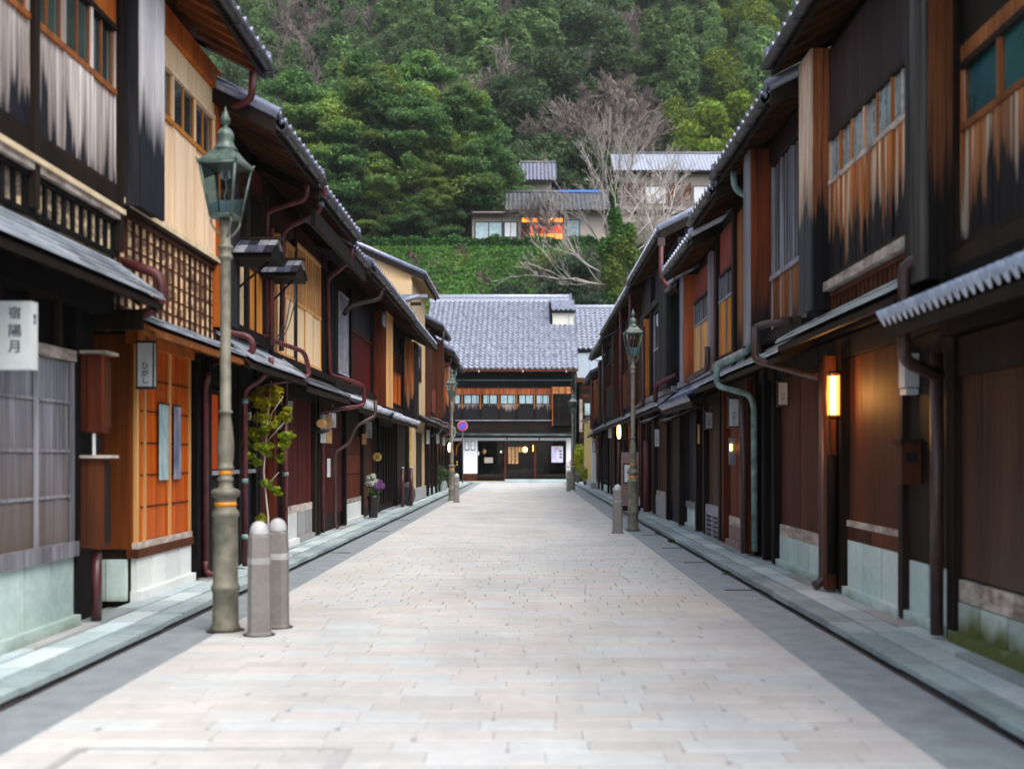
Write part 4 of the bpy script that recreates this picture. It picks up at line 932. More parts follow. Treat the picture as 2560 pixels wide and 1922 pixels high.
# --- R6
h = House(1, 22.5, 29.0, 'charcoal black townhouse with orange shutter box side and high tiled gable', 3.20, 3.05, 2.60, 5.95, 'charwide')
h.shutterbox(22.6, 24.0, 2.84, 2.9, 5.2, 'char', 'char', boards=3)
h.window(24.2, 26.3, 2.95, 4.0, 4.9, 2, 'charwide', 'grey', 'panedark', single=False, pw=.25, bars=0)
h.shutterbox(27.8, 28.9, 2.90, 2.75, 4.95, 'Rdob6', 'dark', boards=2, a=3.32)
h.posts([24.1, 26.6], 2.8, 5.8, 3.05, .16, 'black', .1); h.beam(22.51, 27.6, 2.82, 2.94, 3.05, 'grey', .13); h.beam(22.51, 28.98, 5.0, 5.15, 3.05, 'char', .1)
h.roof(2.7, 5.95, 22.5, 29.0, tile='tilepale')
h.eave(2.72, 2.50, 2.95, 22.9, 28.0, 4, 'shingle', lip=.03)
h.pc('rain_head', 2.64, 2.78, 22.42, 22.56, 5.76, 5.92, 'pipebrown')
h.pipe([(2.71, 22.45, 5.75), (2.70, 22.45, 5.1), (2.85, 22.45, 4.92), (3.3, 22.4, 4.75)], .05, 'winered', .12)
h.pipe([(3.0, 22.3, 3.15), (2.7, 22.6, 3.0), (2.62, 22.7, 2.95), (2.62, 22.75, 2.62)], .05, 'winered', .1)
h.pipe([(2.85, 27.3, 4.7), (2.85, 27.3, 2.85), (2.75, 28.5, 2.75)], .045, 'winered', .1)
h.planks(22.6, 24.6, .5, 2.4, 3.20, .3, 'dark', False); h.planks(24.7, 27.0, .7, 2.4, 3.20, .24, 'brown', False); h.beam(24.7, 27.0, .58, .7, 3.20, 'paleold', .06, 'rail'); h.pc('plinth', 3.12, 3.21, 24.7, 27.0, .1, .58, 'concrete')
h.posts([22.6, 24.65, 27.1, 28.8], .12, 2.6, 3.20, .16, 'dark', .12)
h.pipe([(2.95, 27.4, 1.9), (2.95, 27.4, .15)], .09, 'winered')
lantern_sign(2.80, 2.92, 24.5, 1.72, 2.12, 'pale blue-white lantern sign between the two board hoods', d=.07)
# --- R7..R10
FARR = [(29.0, 32.0, 'narrow brown townhouse just behind the middle lamp on the right', 'brown', 5.85, 2.6, 'brown', 'dark'),
        (32.0, 39.5, 'long dark brown townhouse with a gabled rake, behind the middle lamp head', 'dark', 5.85, 2.6, 'brown', 'brown'),
        (39.5, 46.5, 'dark townhouse with stepped gable boards and a small lit lamp at the door', 'dark', 5.6, 2.6, 'dark', 'redbrown'),
        (46.5, 51.5, 'low townhouse with orange upstairs boards, last but one on the right', 'dark', 4.9, 2.5, 'amber', 'dark')]
for i, (y0, y1, lab, base, zt, zf, um, gm) in enumerate(FARR):
    h = House(1, y0, y1, lab, 3.25, 3.12, zf, zt, base); L = y1-y0
    h.roof(2.68, zt-.05, y0+.03, y1-.02, tile='tilepale' if i < 2 else 'tiledull')
    h.eave(2.78, zf-.08, zf+.28, y0+.1, y1-.1, 3, 'shingle')
    h.window(y0+L*.1, y0+L*.5, zf+.4, zf+1.5, zt-.6, 2, um, 'brown', 'panedark', single=False, pw=.25, bars=3)
    h.shutterbox(y0+L*.6, y0+L*.75, 2.85, zf+.25, zt-.3, 'brown' if i < 3 else 'orangefoot', 'dark', boards=2)
    if i == 3: h.shutterbox(y0+.1, y0+.5, 2.80, zf+.25, zt-.3, 'orangefoot', 'dark', boards=2)
    h.planks(y0+.2, y0+L*.45, .3, zf-.1, 3.25, .3, gm, False); h.lattice(y0+L*.5, y1-.2, .5, zf-.15, .14, 'dark', 3.25, single=False)
    h.posts([y0+.1, y0+L*.48, y1-.1], .12, zt-.1, 3.16, .16, 'black', .07); h.pc('plinth', 3.18, 3.26, y0+.1, y1-.1, .1, .35, 'stonegreen')
    h.pipe([(2.70, y0+.1, zt), (2.70, y0+.1, zf+.7), (2.75, y0+.2, zf+.1), (3.0, y0+.3, zf-.1), (3.02, y0+.3, .15)], .045, ('winered', 'winered', 'pipedark', 'winered')[i], .1)
# last right: ochre garden wall and white pier
gw = empty('ochre_wall', (3.1, 53, .1), 'ochre plastered wall closing the right side near the street end', 'wall')
m = MB().box(3.0, 7.0, 51.7, 58.5, .02, 3.3); m.obj('wall_face', M['ochre'], gw)
MB().prism([(2.9, 3.3), (7.1, 3.3), (7.1, 3.42), (5, 3.55), (2.9, 3.42)], 51.6, 58.6).obj('coping', M['tiledull'], gw)
piece('base_course', gw, 2.95, 3.02, 51.7, 58.5, .05, .4, M['concrete'])
pr_ = empty('white_pier', (2.98, 50.5, .1), 'narrow white painted pier with a framed notice near the ochre wall', 'pier')
piece('shaft', pr_, 2.86, 3.05, 49.2, 49.5, .35, 2.3, M['whitewall']); piece('base', pr_, 2.84, 3.07, 49.18, 49.52, .1, .35, M['concrete']); piece('notice_frame', pr_, 2.88, 3.02, 49.16, 49.2, 1.72, 2.2, M['frame']); piece('notice', pr_, 2.90, 3.0, 49.15, 49.17, 1.75, 2.17, M['paper'])
def glow_lamp(x, y, z, label, e=3, r=.07, hgt=.38):
    g = empty('wall_lantern', (x, y, z-hgt/2), label, 'lantern')
    MB().lathe([(r*.5, z-hgt/2), (r, z-hgt*.3), (r*1.05, z), (r, z+hgt*.3), (r*.5, z+hgt/2)], x, y, 12).obj('shade', M['lampwhite'], g)
    MB().lathe([(r*.55, z+hgt/2), (r*.55, z+hgt/2+.03)], x, y, 12).obj('cap', M['frame'], g)
    sx = 1 if x > 0 else -1
    MB().tube([(x, y, z+hgt/2+.02), (x+sx*.25, y, z+hgt/2+.03)], .012, 6).obj('arm', M['frame'], g)
    l = bpy.data.lights.new('lamp_light', 'POINT'); l.energy = e; l.color = (1, .45, .15); l.shadow_soft_size = .08
    q = bpy.data.objects.new('lamp_light', l); link(q, g, (x-sx*.05, y-.12, z))
glow_lamp(-3.24, 46.5, 1.9, 'glowing lamp on the left beside the far lamp post', 5)
glow_lamp(2.92, 35.4, 2.3, 'glowing lamp on the right beside the middle lamp post', 5, .06, .45)
pp = empty('slim_pole', (2.90, 36.1, .12), 'slim pole below the glowing lamp on the right', 'pole'); MB().tube([(2.93, 35.6, .12), (2.93, 35.6, 2.0)], .035, 8).obj('shaft', M['pipebrown'], pp)
lantern_sign(2.80, 2.94, 38.5, 2.15, 2.6, 'small white lantern sign left of the right glowing lamp', d=.07)
bb = empty('notice_board', (2.72, 28.5, .12), 'pinkish standing notice board behind the right bollard', 'notice board')
piece('panel', bb, 2.42, 2.86, 28.5, 28.6, .25, 1.62, M['stonepink']); piece('sheet_frame', bb, 2.46, 2.80, 28.47, 28.5, .82, 1.34, M['frame']); piece('sheet', bb, 2.49, 2.77, 28.455, 28.475, .86, 1.30, M['paper']); text(bb, '案内', 2.63, 28.452, 1.15, .12, M['ink'], vertical=True)
piece('foot', bb, 2.38, 2.90, 28.44, 28.66, .12, .25, M['dark'])
# ======================= END OF THE STREET =======================
YE = 65.0
e = empty('merchant_house', (-1, YE, .05), 'two storey wooden shop house with a big glazed tile roof closing the street', 'house', HG)
XL, XR = -6.2, 2.62
def ebox(name, x0, x1, ya, yb, z0, z1, mat, parent=e): return piece(name, parent, x0, x1, ya, yb, z0, z1, M[mat])
MB().box(XL, 2.60, YE, YE+13.5, 2.62, 6.7).obj('wall', M['black'], e)
# ground floor: recessed dark interior behind the glass front
MB().box(XL, 2.6, YE+3, YE+13, .0, 2.62).obj('back_wall', M['dark'], e)
ebox('shop_floor', XL, 2.58, YE+.05, YE+3, .02, .14, 'dark'); ebox('side_wall', 2.3, 2.6, YE+.02, YE+3, .1, 2.62, 'black'); 
ebox('partition', -3.80, -3.70, YE+.02, YE+3, .1, 2.62, 'black')
ebox('white_pier', -3.76, -2.91, YE-.06, YE+.04, .53, 2.62, 'whitewall'); ebox('pier_base', -3.77, -2.92, YE-.08, YE+.05, .10, .53, 'brown')
ebox('white_pier', 2.28, 2.56, YE-.06, YE+.04, .10, 2.62, 'whitewall')
for x0, x1 in ((-2.905, -1.24), (-1.12, .66), (.76, 2.275)): ebox('white_transom', x0, x1, YE-.055, YE+.03, 2.46, 2.62, 'whitewall')
ebox('transom_post', -1.235, -1.125, YE-.07, YE+.03, 2.42, 2.62, 'grey'); ebox('transom_post', .665, .755, YE-.07, YE+.03, 2.44, 2.62, 'grey')
ebox('white_transom', -5.3, -3.77, YE-.05, YE+.03, 2.44, 2.62, 'whitewall')
ebox('doorstep', -4.6, 2.5, YE-.35, YE+.04, .0, .085, 'walk'); ebox('doorstep_stone', -1.3, 2.5, YE-.12, YE+.03, .085, .2, 'walk')
ebox('door_mat', -3.2, -1.3, YE-.30, YE-.05, .086, .1, 'gold')
for x0, x1 in ((-2.9, -1.34), (-1.24, .42), (.50, 2.27)):
    d = MB().box(x0, x1, YE+.02, YE+.06, .2, .36).obj('shop_door', M['black'], e)
    for xa, xb in ((x0, x0+.05), (x1-.05, x1)): piece('stile', d, xa, xb, YE+.015, YE+.065, .12, 2.45, M['dark'])
    piece('rail', d, x0+.05, x1-.05, YE+.018, YE+.062, 2.36, 2.45, M['dark']); piece('rail', d, x0+.05, x1-.05, YE+.018, YE+.062, .36, .50, M['dark'])
    piece('pane', d, x0+.05, x1-.05, YE+.035, YE+.04, .5, 2.36, M['showpane'])
ebox('post', -1.34, -1.24, YE-.01, YE+.08, .1, 2.45, 'redbrown'); ebox('post', .42, .50, YE-.01, YE+.08, .1, 2.45, 'redbrown')
for x0, x1 in ((-1.10, -.95), (-.90, -.745), (-.68, -.53)):
    q = empty('wooden_name_plate', ((x0+x1)/2, YE, 1.1), {-1.10: 'left of three tall wooden name plates on the shop window', -.90: 'middle of three tall wooden name plates on the shop window', -.68: 'right of three tall wooden name plates on the shop window'}[x0], 'sign', 'name plates on the shop window')
    piece('board', q, x0, x1, YE-.03, YE-.01, 1.11, 2.08, M['plate']); text(q, '東山茶屋街店', (x0+x1)/2, YE-.032, 2.0, .12, M['inkblack'], vertical=True, gap=1.2)
for x0, lab in ((-.495, 'left of two small wooden tags beside the shop lantern'), (-.355, 'right of two small wooden tags beside the shop lantern')):
    q = empty('wooden_tag', (x0, YE, 1.7), lab, 'sign', 'small tags on the shop window'); piece('board', q, x0, x0+.10, YE-.03, YE-.01, 1.78, 2.08, M['plate'])
q = empty('shop_lantern', (-.12, YE+.5, 1.7), 'round glowing lantern inside the shop window', 'lantern'); MB().lathe([(.02, 1.76), (.10, 1.8), (.15, 1.93), (.10, 2.06), (.02, 2.1)], -.12, YE+.5, 12).obj('shade', M['lampon'], q); MB().tube([(-.12, YE+.5, 2.1), (-.12, YE+.5, 2.5)], .01, 6).obj('cord', M['frame'], q)
q = empty('shop_lamp', (.39, YE+.5, 1.8), 'tall rectangular glowing lamp inside the shop window', 'lantern'); MB().box(.32, .45, YE+.45, YE+.6, 1.82, 2.2).obj('shade', M['bulb'], q)
q = empty('poster', (1.75, YE, 1.1), 'white poster with lilac pictures on the shop window', 'poster'); piece('sheet', q, 1.42, 2.09, YE-.01, YE+.01, 1.18, 2.12, M['poster']); text(q, '金沢', 1.72, YE-.013, 1.98, .14, M['signred'])
for z in (1.85, 1.65, 1.48): piece('picture', q, 1.88, 2.0, YE-.014, YE-.01, z-.05, z+.05, M['ink'])
for x0, z0, w, h_, lab in ((-1.58, 1.73, .10, .14, 'small white card near the shop door post'), (-2.88, 1.6, .07, .2, 'small white card at the left edge of the shop door'), (-2.5, 1.15, .5, .32, 'grey card in the shop door glass')):
    q = empty('card', (x0, YE, z0), lab, 'notice'); piece('sheet', q, x0, x0+w, YE+.0, YE+.012, z0, z0+h_, M['paper' if w < .3 else 'greywall'])
for x0, lab in ((-3.65, 'left framed white notice on the white pier'), (-3.29, 'right framed white notice on the white pier')):
    q = empty('framed_notice', (x0, YE, 1.9), lab, 'sign'); piece('frame', q, x0, x0+.25, YE-.10, YE-.06, 1.9, 2.43, M['frame']); piece('sheet', q, x0+.03, x0+.22, YE-.115, YE-.09, 1.94, 2.39, M['paper']); text(q, 'ひがし', x0+.125, YE-.118, 2.27, .09, M['ink'], vertical=True)
# dark opening at far left with orange diagonal brace
ebox('brace_wall', -5.4, -3.9, YE+.6, YE+.7, .1, 2.44, 'black')
MB().tube([(-4.15, YE-.02, 1.6), (-4.12, YE-.02, 2.1), (-3.85, YE-.02, 2.4)], .03, 6).obj('brace', M['orange'], e)
for z in (1.2, 1.05): MB().tube([(-4.1, YE-.03, z-.04), (-4.1, YE-.03, z+.04)], .04, 8).obj('knob', M['yellow'], e)
# eave between storeys, dark band, upper floor
MB().prismx([(YE-.5, 2.68), (YE+.01, 2.92), (YE+.01, 2.96), (YE-.5, 2.76)], XL, 2.70).obj('lower_eave', M['char'], e)
g = MB().tube([(XL, YE-.55, 2.80), (2.7, YE-.55, 2.76)], .055, 8); g.obj('gutter', M['verdigrisdark'], e)
n = 60
pm = MB()
for i in range(38): x = XL+.1+i*.23; pm.box(x, x+.2, YE-.03, YE+.01, 2.97, 3.60)
pm.obj('dado_boards', M['dark'], e, kind='stuff')
ebox('sill_rail', XL, 1.42, YE-.14, YE+.01, 3.60, 3.66, 'grey'); ebox('gutter_beam', XL, 2.62, YE-.16, YE+.01, 5.93, 6.02, 'verdigrisdark')
ebox('head_beam', XL, 1.42, YE-.08, YE+.01, 5.52, 5.60, 'dark'); ebox('frieze', XL, 2.6, YE-.04, YE+.01, 6.05, 6.5, 'black')
xs = [-5.9, -4.85, -3.8, -2.73, -1.66, -.62, .42, 1.40]
for i in range(len(xs)-1):
    w = MB().box(xs[i]+.03, xs[i+1]-.03, YE-.015, YE+.01, 3.66, 5.52).obj('window', M['black'], e)
    a, b = xs[i]+.06, xs[i+1]-.06; nn = 5
    for k in range(nn):
        x0, x1 = a+(b-a)*k/nn, a+(b-a)*(k+1)/nn
        piece('upper_board', w, x0+.004, x1-.004, YE-.04, YE-.014, 5.14, 5.50, M['Eup']); piece('plank', w, x0+.004, x1-.004, YE-.045, YE-.014, 3.70, 4.58, M['Elow'])
    o1, o2 = random.uniform(.02, .12), random.uniform(.02, .1)
    mid = (a+b)/2
    for x0, x1 in ((a+o1, mid-.03), (mid+.03, b-o2)):
        piece('pane', w, x0, x1, YE-.03, YE-.014, 4.62, 5.12, M['panepale'])
        if random.random() < .6: piece('curtain_fold', w, x0+(x1-x0)*.7, x0+(x1-x0)*.82, YE-.034, YE-.03, 4.62, 5.12, M['pane'])
    piece('rail', w, xs[i]+.03, xs[i+1]-.03, YE-.06, YE-.012, 4.58, 4.62, M['dark']); piece('rail', w, xs[i]+.03, xs[i+1]-.03, YE-.06, YE-.012, 5.11, 5.15, M['dark'])
for x in xs: ebox('post', x-.04, x+.04, YE-.075, YE+.01, 4.3, 5.52, 'orangedull'); ebox('post_foot', x-.04, x+.04, YE-.075, YE+.01, 3.66, 4.298, 'black')
sb = MB().box(1.44, 2.60, YE-.28, YE, 3.3, 5.6).obj('shutter_box', M['black'], e)
for k in range(17):
    z = 3.32+k*.133; piece('siding_board', sb, 1.44, 2.60, YE-.30-random.uniform(0, .012), YE-.27, z, z+.125, M['Esid' if z > 5.05 else 'black'])  # light on the top boards put into their colour, orange over black
for x in (1.47, 1.85, 2.22, 2.57): piece('batten', sb, x-.02, x+.02, YE-.33, YE-.28, 3.3, 5.6, M['dark' if x > 1.5 else 'orangefoot'])
for x in (-2.78, -.25, 2.25): ebox('gutter_hook', x-.02, x+.02, YE-1.0, YE-.9, 6.36, 6.5, 'paper')
MB().tube([(2.75, YE-.7, 6.3), (2.8, YE-.3, 6.0), (2.80, YE-.2, .1)], .05, 8).obj('downpipe', M['verdigrisdark'], e)
ebox('corner_post', 2.56, 2.70, YE-.05, YE+.1, .1, 6.4, 'dark')
# big roof
YR, ZR, YB, ZB = 72.0, 11.55, YE-.95, 6.58
XRF = 2.98
slope = math.atan2(ZR-ZB, YR-YB); Ls = math.hypot(ZR-ZB, YR-YB)
m = MB().prismx([(YB, ZB), (YR, ZR), (YR+7, ZB+.2), (YR+7, ZB+.1), (YR, ZR-.14), (YB+.02, ZB-.12)], XL, XRF-.05); roofE = m.obj('roof', M['dark'], e)
ebox('fascia_board', XL, XRF-.04, YB-.03, YB+.02, ZB-.16, ZB-.02, 'brown', e)
ux, uy, un = Vector((1, 0, 0)), Vector((0, math.cos(slope), math.sin(slope))), Vector((0, -math.sin(slope), math.cos(slope)))
cols = 29; wT = (XRF-XL)/cols; rows = 27; lT = Ls/rows
o = Vector((XL, YB-.05, ZB+.02)); tm_ = tile_mesh(wT, lT+.015, M['tileE'], seg=8, amp=.05, thick=.11); m3 = Matrix((ux, uy, un)).transposed().to_euler()
# notch for the dormer: its roof replaces the tiles above row R0
DX0, DX1 = 1.55, XRF; R0 = 15; c0 = int((DX0-XL)/wT)
for r in range(10):
    for c in range(cols):
        q = bpy.data.objects.new('tile', tm_); link(q, roofE, o+ux*(wT*(c+.5))+uy*(lT*r)); q.rotation_euler = m3
tm = MB(); tiles_joined(tm, o, ux, uy, un, wT, lT, c0, rows, 10, seg=6, amp=.05, thick=.11); tiles_joined(tm, o+ux*(wT*c0), ux, uy, un, wT, lT, cols-c0, 17, 10, seg=6, amp=.05, thick=.11)
tm.obj('roof_tiles', M['tileE'], roofE, kind='stuff')
sg_ = MB()
for j, r in enumerate(range(4, 24, 3)):
    for c in range(j % 2, cols, 2):
        if r > 14 and c >= c0: continue
        p = o+ux*(wT*(c+.5))+uy*(lT*r+.05)+un*.03; sg_.tube([tuple(p-ux*.09), tuple(p+un*.09), tuple(p+ux*.09)], .022, 5)
sg_.obj('snow_guards', M['tiledull'], roofE, kind='stuff')
# dormer
P = o+uy*(lT*16.6); pz = P.z; py = P.y
dm = MB().box(DX0+.03, DX1-.10, py, py+3.2, pz-.6, pz+.92).obj('dormer_wall', M['creamwall'], roofE)
piece('dormer_post', roofE, DX1-.45, DX1-.37, py-.03, py+.02, pz, pz+.9, M['panepale']); piece('dormer_beam', roofE, DX0, DX1-.04, py-.12, py+.01, pz+.74, pz+.86, M['panedark'])
o2 = Vector((DX0-.05, py-.22, pz+.90)); e2 = Vector((0, YR-.1-o2.y, ZR+.02-o2.z)); L2 = e2.length; uy2 = e2.normalized(); un2 = ux.cross(uy2)
if un2.z < 0: un2 = -un2
c2 = 5; w2 = (DX1+.05-DX0)/c2; r2 = 8
tm = MB(); tiles_joined(tm, o2+un2*.03, ux, uy2, un2, w2, L2/r2, c2, r2, 0, seg=6, amp=.05, thick=.11); tm.obj('dormer_tiles', M['tileE'], roofE, kind='stuff')
MB().prismx([(o2.y, o2.z-.04), (YR, ZR-.05), (YR, ZR-.12), (o2.y, o2.z-.12)], DX0-.04, DX1+.02).obj('dormer_deck', M['dark'], roofE)
rg = MB(); rg.box(XL-.1, XRF-.22, YR-.15, YR+.15, ZR-.05, ZR+.24); rg.box(XL-.1, XRF-.2, YR-.2, YR+.2, ZR+.245, ZR+.30)
rg.tube([(XL-.1, YR, ZR+.36), (XRF-.2, YR, ZR+.36)], .1, 8); rg.obj('ridge', M['tilepale'], roofE)
MB().box(XRF-.22, XRF-.1, YR-.22, YR+.22, ZR-.05, ZR+.5).obj('ridge_end_tile', M['tile'], roofE)
# second house behind, right
e3 = empty('rear_house', (6, 71, .1), 'house behind the end shop with blue-grey tiles and a pale sheet lean-to', 'house', HG)
MB().box(2.75, 10.5, 72, 80, .1, 8.6).obj('wall', M['greywall'], e3)
sl3 = math.atan2(3.1, 4.0); uy3 = Vector((0, math.cos(sl3), math.sin(sl3))); un3 = Vector((0, -math.sin(sl3), math.cos(sl3)))
MB().prismx([(71, 8.35), (75, 11.45), (80.5, 8.2), (80.5, 8.1), (75, 11.35), (71, 8.25)], 2.6, 10.6).obj('roof', M['dark'], e3)
tm = MB(); tiles_joined(tm, Vector((2.6, 70.95, 8.4)), ux, uy3, un3, .33, 5.0/15, 24, 15, 0, seg=6, amp=.05, thick=.11); tm.obj('roof_tiles', M['tileE'], e3, kind='stuff')
MB().tube([(2.5, 75, 11.6), (10.6, 75, 11.6)], .15, 8).obj('ridge', M['tilepale'], e3)
MB().prismx([(66.4, 6.2), (71.5, 8.3), (71.5, 8.22), (66.4, 6.1)], 3.0, 9.6).obj('sheet_roof', M['metalroof'], e3)
for x in (3.9, 5.0, 6.1, 7.2): MB().prismx([(66.4, 6.205), (71.5, 8.305), (71.5, 8.35), (66.4, 6.25)], x-.02, x+.02).obj('roof_seam', M['metalroof'], e3)
for z, y in ((6.85, 67.8), (7.4, 69.1)): MB().tube([(4.2, y, z+.1), (7.5, y, z+.1)], .03, 6).obj('snow_bar', M['gutter'], e3)
piece('fascia_board', e3, 2.95, 9.7, 66.3, 66.4, 5.95, 6.22, M['brown']); piece('lean_to_wall', e3, 3.1, 9.5, 66.6, 71.4, .05, 6.0, M['dark'])
for i in range(12): piece('siding_board', e3, 3.15, 4.6, 66.55, 66.62, 2.6+i*.27, 2.84+i*.27, M['brown' if i % 2 else 'dark'])
for i in range(14): piece('pale_board', e3, 3.12, 3.30, 66.50, 66.56, 3.0+i*.14, 3.13+i*.14, M['paleold'])
piece('window', e3, 3.45, 4.1, 66.5, 66.56, 4.0, 4.7, M['panepale']); piece('door_void', e3, 3.0, 4.8, 66.45, 66.56, .1, 2.4, M['black'])
# no parking sign
ns = empty('no_parking_sign', (-3.37, 58, .12), 'round blue no parking sign with red ring and slash on a dark pole', 'road sign')
MB().tube([(-3.37, 58.05, .12), (-3.37, 58.05, 3.35)], .035, 10).obj('pole', M['pipedark'], ns)
def disc(r, y0, y1, z=3.12): return MB().tube([(-3.37, y0, z), (-3.37, y1, z)], r, 28)
b_ = disc(.265, 57.985, 58.0).obj('plate', M['signwhite'], ns); disc(.25, 57.975, 57.986).obj('red_ring', M['signred'], ns); disc(.185, 57.965, 57.976).obj('blue_field', M['signblue'], ns)
hw = .018; L_ = .19
q = piece('red_slash', ns, -3.37-L_, -3.37+L_, 57.953, 57.966, 3.12-hw, 3.12+hw, M['signred']); q.rotation_euler = (0, math.radians(45), 0)
# ======================= GROUND =======================
def sheet(name, pts, mat, **t):
    m = MB(); m.quad(*pts); return m.obj(name, mat, None, loc=(0, 0, 0), **t)
road = MB().box(-3.15, 2.62, -4, 66, -.12, -.03).obj('road', M['joint'], None, loc=(0, 0, 0), kind='structure')
asL = MB().box(-3.15, -2.66, -4, 64.6, -.1, -.008).obj('asphalt_strip', M['asphalt'], None, loc=(0, 0, 0), kind='structure')
asR = MB().box(2.03, 2.62, -4, 64.6, -.1, -.008).obj('asphalt_strip', M['asphalt'], None, loc=(0, 0, 0), kind='structure')
pv = bpy.data.objects.new('paving', None); link(pv, None, (0, 0, 0)); pv['kind'] = 'structure'
MB().box(-2.655, 2.025, -4, 64.6, -.1, -.022).obj('joint_bed', M['joint'], pv)
def pmesh(bev=.006):
    m = MB(); b = .5
    t = [(-.5+.003, -.5+.02), (.5-.003, -.5+.02), (.5-.003, .5-.02), (-.5+.003, .5-.02)]
    for z, r in ((-.5, [(-.5, -.5), (.5, -.5), (.5, .5), (-.5, .5)]), (.35, [(-.5, -.5), (.5, -.5), (.5, .5), (-.5, .5)]), (.5, t)):
        m.v += [(x, y, z) for x, y in r]
    for k in (0, 4):
        for i in range(4): j = (i+1) % 4; m.f.append((k+i, k+j, k+4+j, k+4+i)); m.smooth.append(False)
    m.f.append((8, 9, 10, 11)); m.smooth.append(False); return m.mesh('paver', M['paver'])
PM = pmesh(); cnt = 0; rest = {}
H_ = .225; y = 4.1; RR = random.Random(3)
PV = [M['paver'], M['paverb'], M['paverc'], M['paverd']]
PMS = [PM] + [PM.copy() for _ in PV[1:]]
for a, b in zip(PMS, PV): a.materials[0] = b
while y < 64.5:
    x = -2.65; first = True
    rowtone = RR.choice([0, 0, 0, 1, 1, 2, 3])
    while x < 2.0:
        L = RR.choice([.30, .36, .42, .48, .60])*(.5+.5*RR.random() if first else 1); first = False
        if x+L > 1.86: L = 2.02-x
        k_ = RR.choice([rowtone]*5+[0, 1, 2, 3]) ; dz = RR.uniform(-.0015, .0015)
        gx = .0035
        if cnt < 300 and y > 5.0:
            q = bpy.data.objects.new('paver', PMS[k_]); link(q, pv, (x+L/2, y+H_/2, -.02+dz)); q.scale = (L-.0012, H_-gx, .04); cnt += 1
        else:
            R = rest.setdefault(k_, MB()); zt = dz
            b = len(R.v); x0, x1, y0, y1 = x+.0006, x+L-.0006, y+gx/2, y+H_-gx/2; i_ = .005
            R.v += [(x0, y0, -.022), (x1, y0, -.022), (x1, y1, -.022), (x0, y1, -.022), (x0+i_, y0+i_, zt), (x1-i_, y0+i_, zt), (x1-i_, y1-i_, zt), (x0+i_, y1-i_, zt)]
            R.f += [(b+4, b+5, b+6, b+7)] + [(b+i, b+(i+1) % 4, b+4+(i+1) % 4, b+4+i) for i in range(4)]; R.smooth += [False]*5
        if RR.random() < (.36 if y < 10 else .16) and y < 30:                            # chipped corner filled with dark mortar
            ck = rest.setdefault('chip', MB()); cs = RR.uniform(.010, .022) if y > 11 else RR.uniform(.013, .03); ck.box(x-cs/2, x+cs/2, y-cs*1.0, y+cs*1.0, -.02, .0022)
        x += L
    y += H_
for k_, R in rest.items():
    R.obj('pavers' if k_ != 'chip' else 'mortar_chips', PV[k_] if k_ != 'chip' else M['mortar'], pv, kind='stuff')
# iron lid frame at the bottom of the picture
lid = empty('manhole_lid', (-1.7, 5.35, 0), 'long paved service lid with a dark steel edge at the bottom of the street', 'lid')
for a in ((-2.32, -2.27, 5.25, 5.72), (-.98, -.90, 5.25, 5.72), (-2.27, -.98, 5.69, 5.72)): piece('edge', lid, a[0], a[1], a[2], a[3], -.01, .006, M['concrete'])
# kerbs and pavements
kL = bpy.data.objects.new('pavement', None); link(kL, None, (-3.4, 0, .12)); kL['kind'] = 'structure'
kR = bpy.data.objects.new('pavement', None); link(kR, None, (2.9, 0, .12)); kR['kind'] = 'structure'
def walk(root, s, a0, a1, segs):
    """low kerb with a dark strip along its foot, slabs stepping up to the walls"""
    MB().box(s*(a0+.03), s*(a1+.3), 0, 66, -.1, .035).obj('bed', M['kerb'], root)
    MB().box(s*(a0-.035), s*(a0+.031), 0, 66, -.1, -.004).obj('kerb_strip', M['pipedark'], root)  # flat dark strip between asphalt and kerb
    y = 3.0
    while y < 62:
        L = RR.uniform(.55, .95)
        for (ya, yb, top) in segs:
            if ya <= y < yb: break
        if y+L > yb: L = yb-y+.0001
        jig = RR.uniform(-.01, .014)
        k_ = piece('kerb_stone', root, s*(a0+jig), s*(a0+.22), y+.005, y+L-.005, .02, top+RR.uniform(-.004, .003), M['kerbtop'])
        piece('kerb_foot', root, s*(a0+.02), s*(a0+.15), y, y+L, -.08, .021, M['kerbdark'])
        piece('slab', root, s*(a0+.226), s*(a0+.46), y+.004, y+L-.004, .0, top+.016+RR.uniform(-.004, .004), M[RR.choice(['walk', 'walk', 'walkpale', 'walkpale', 'walk'])])
        y += L
    y = 3.0
    while y < 62:
        L = RR.uniform(.8, 1.4); piece('slab', root, s*(a0+.466), s*(a1+.02), y+.004, min(y+L, 62)-.004, .0, .100+RR.uniform(-.005, .004), M[RR.choice(['walk', 'walk', 'walkdark', 'concrete'])]); y += L
walk(kL, -1, 3.15, 3.8, [(0, 10.2, .065), (10.2, 16, .075), (16, 33, .068), (33, 70, .06)])
walk(kR, 1, 2.60, 3.32, [(0, 9.0, .062), (9.0, 14.6, .08), (14.6, 18, .07), (18, 29, .075), (29, 70, .06)])
# drain slots in the asphalt by the kerb
for i, (s, ys) in enumerate(((-1, (17.5, 22.5, 26.5)), (1, (12.6, 15.9, 18.4, 21.5)))):
    for j, y in enumerate(ys):
        x0, x1 = (-3.10, -2.78) if s < 0 else (2.24, 2.58)
        g_ = piece('drain_slot', None, x0, x1, y-.03, y+.03, -.03, -.002, M['pipedark']); tag(g_, ['first', 'second', 'third', 'fourth'][j]+' dark drain slot in the asphalt strip on the %s, counted from the near end' % ('left' if s < 0 else 'right'), 'drain', 'drain slots along the kerbs')
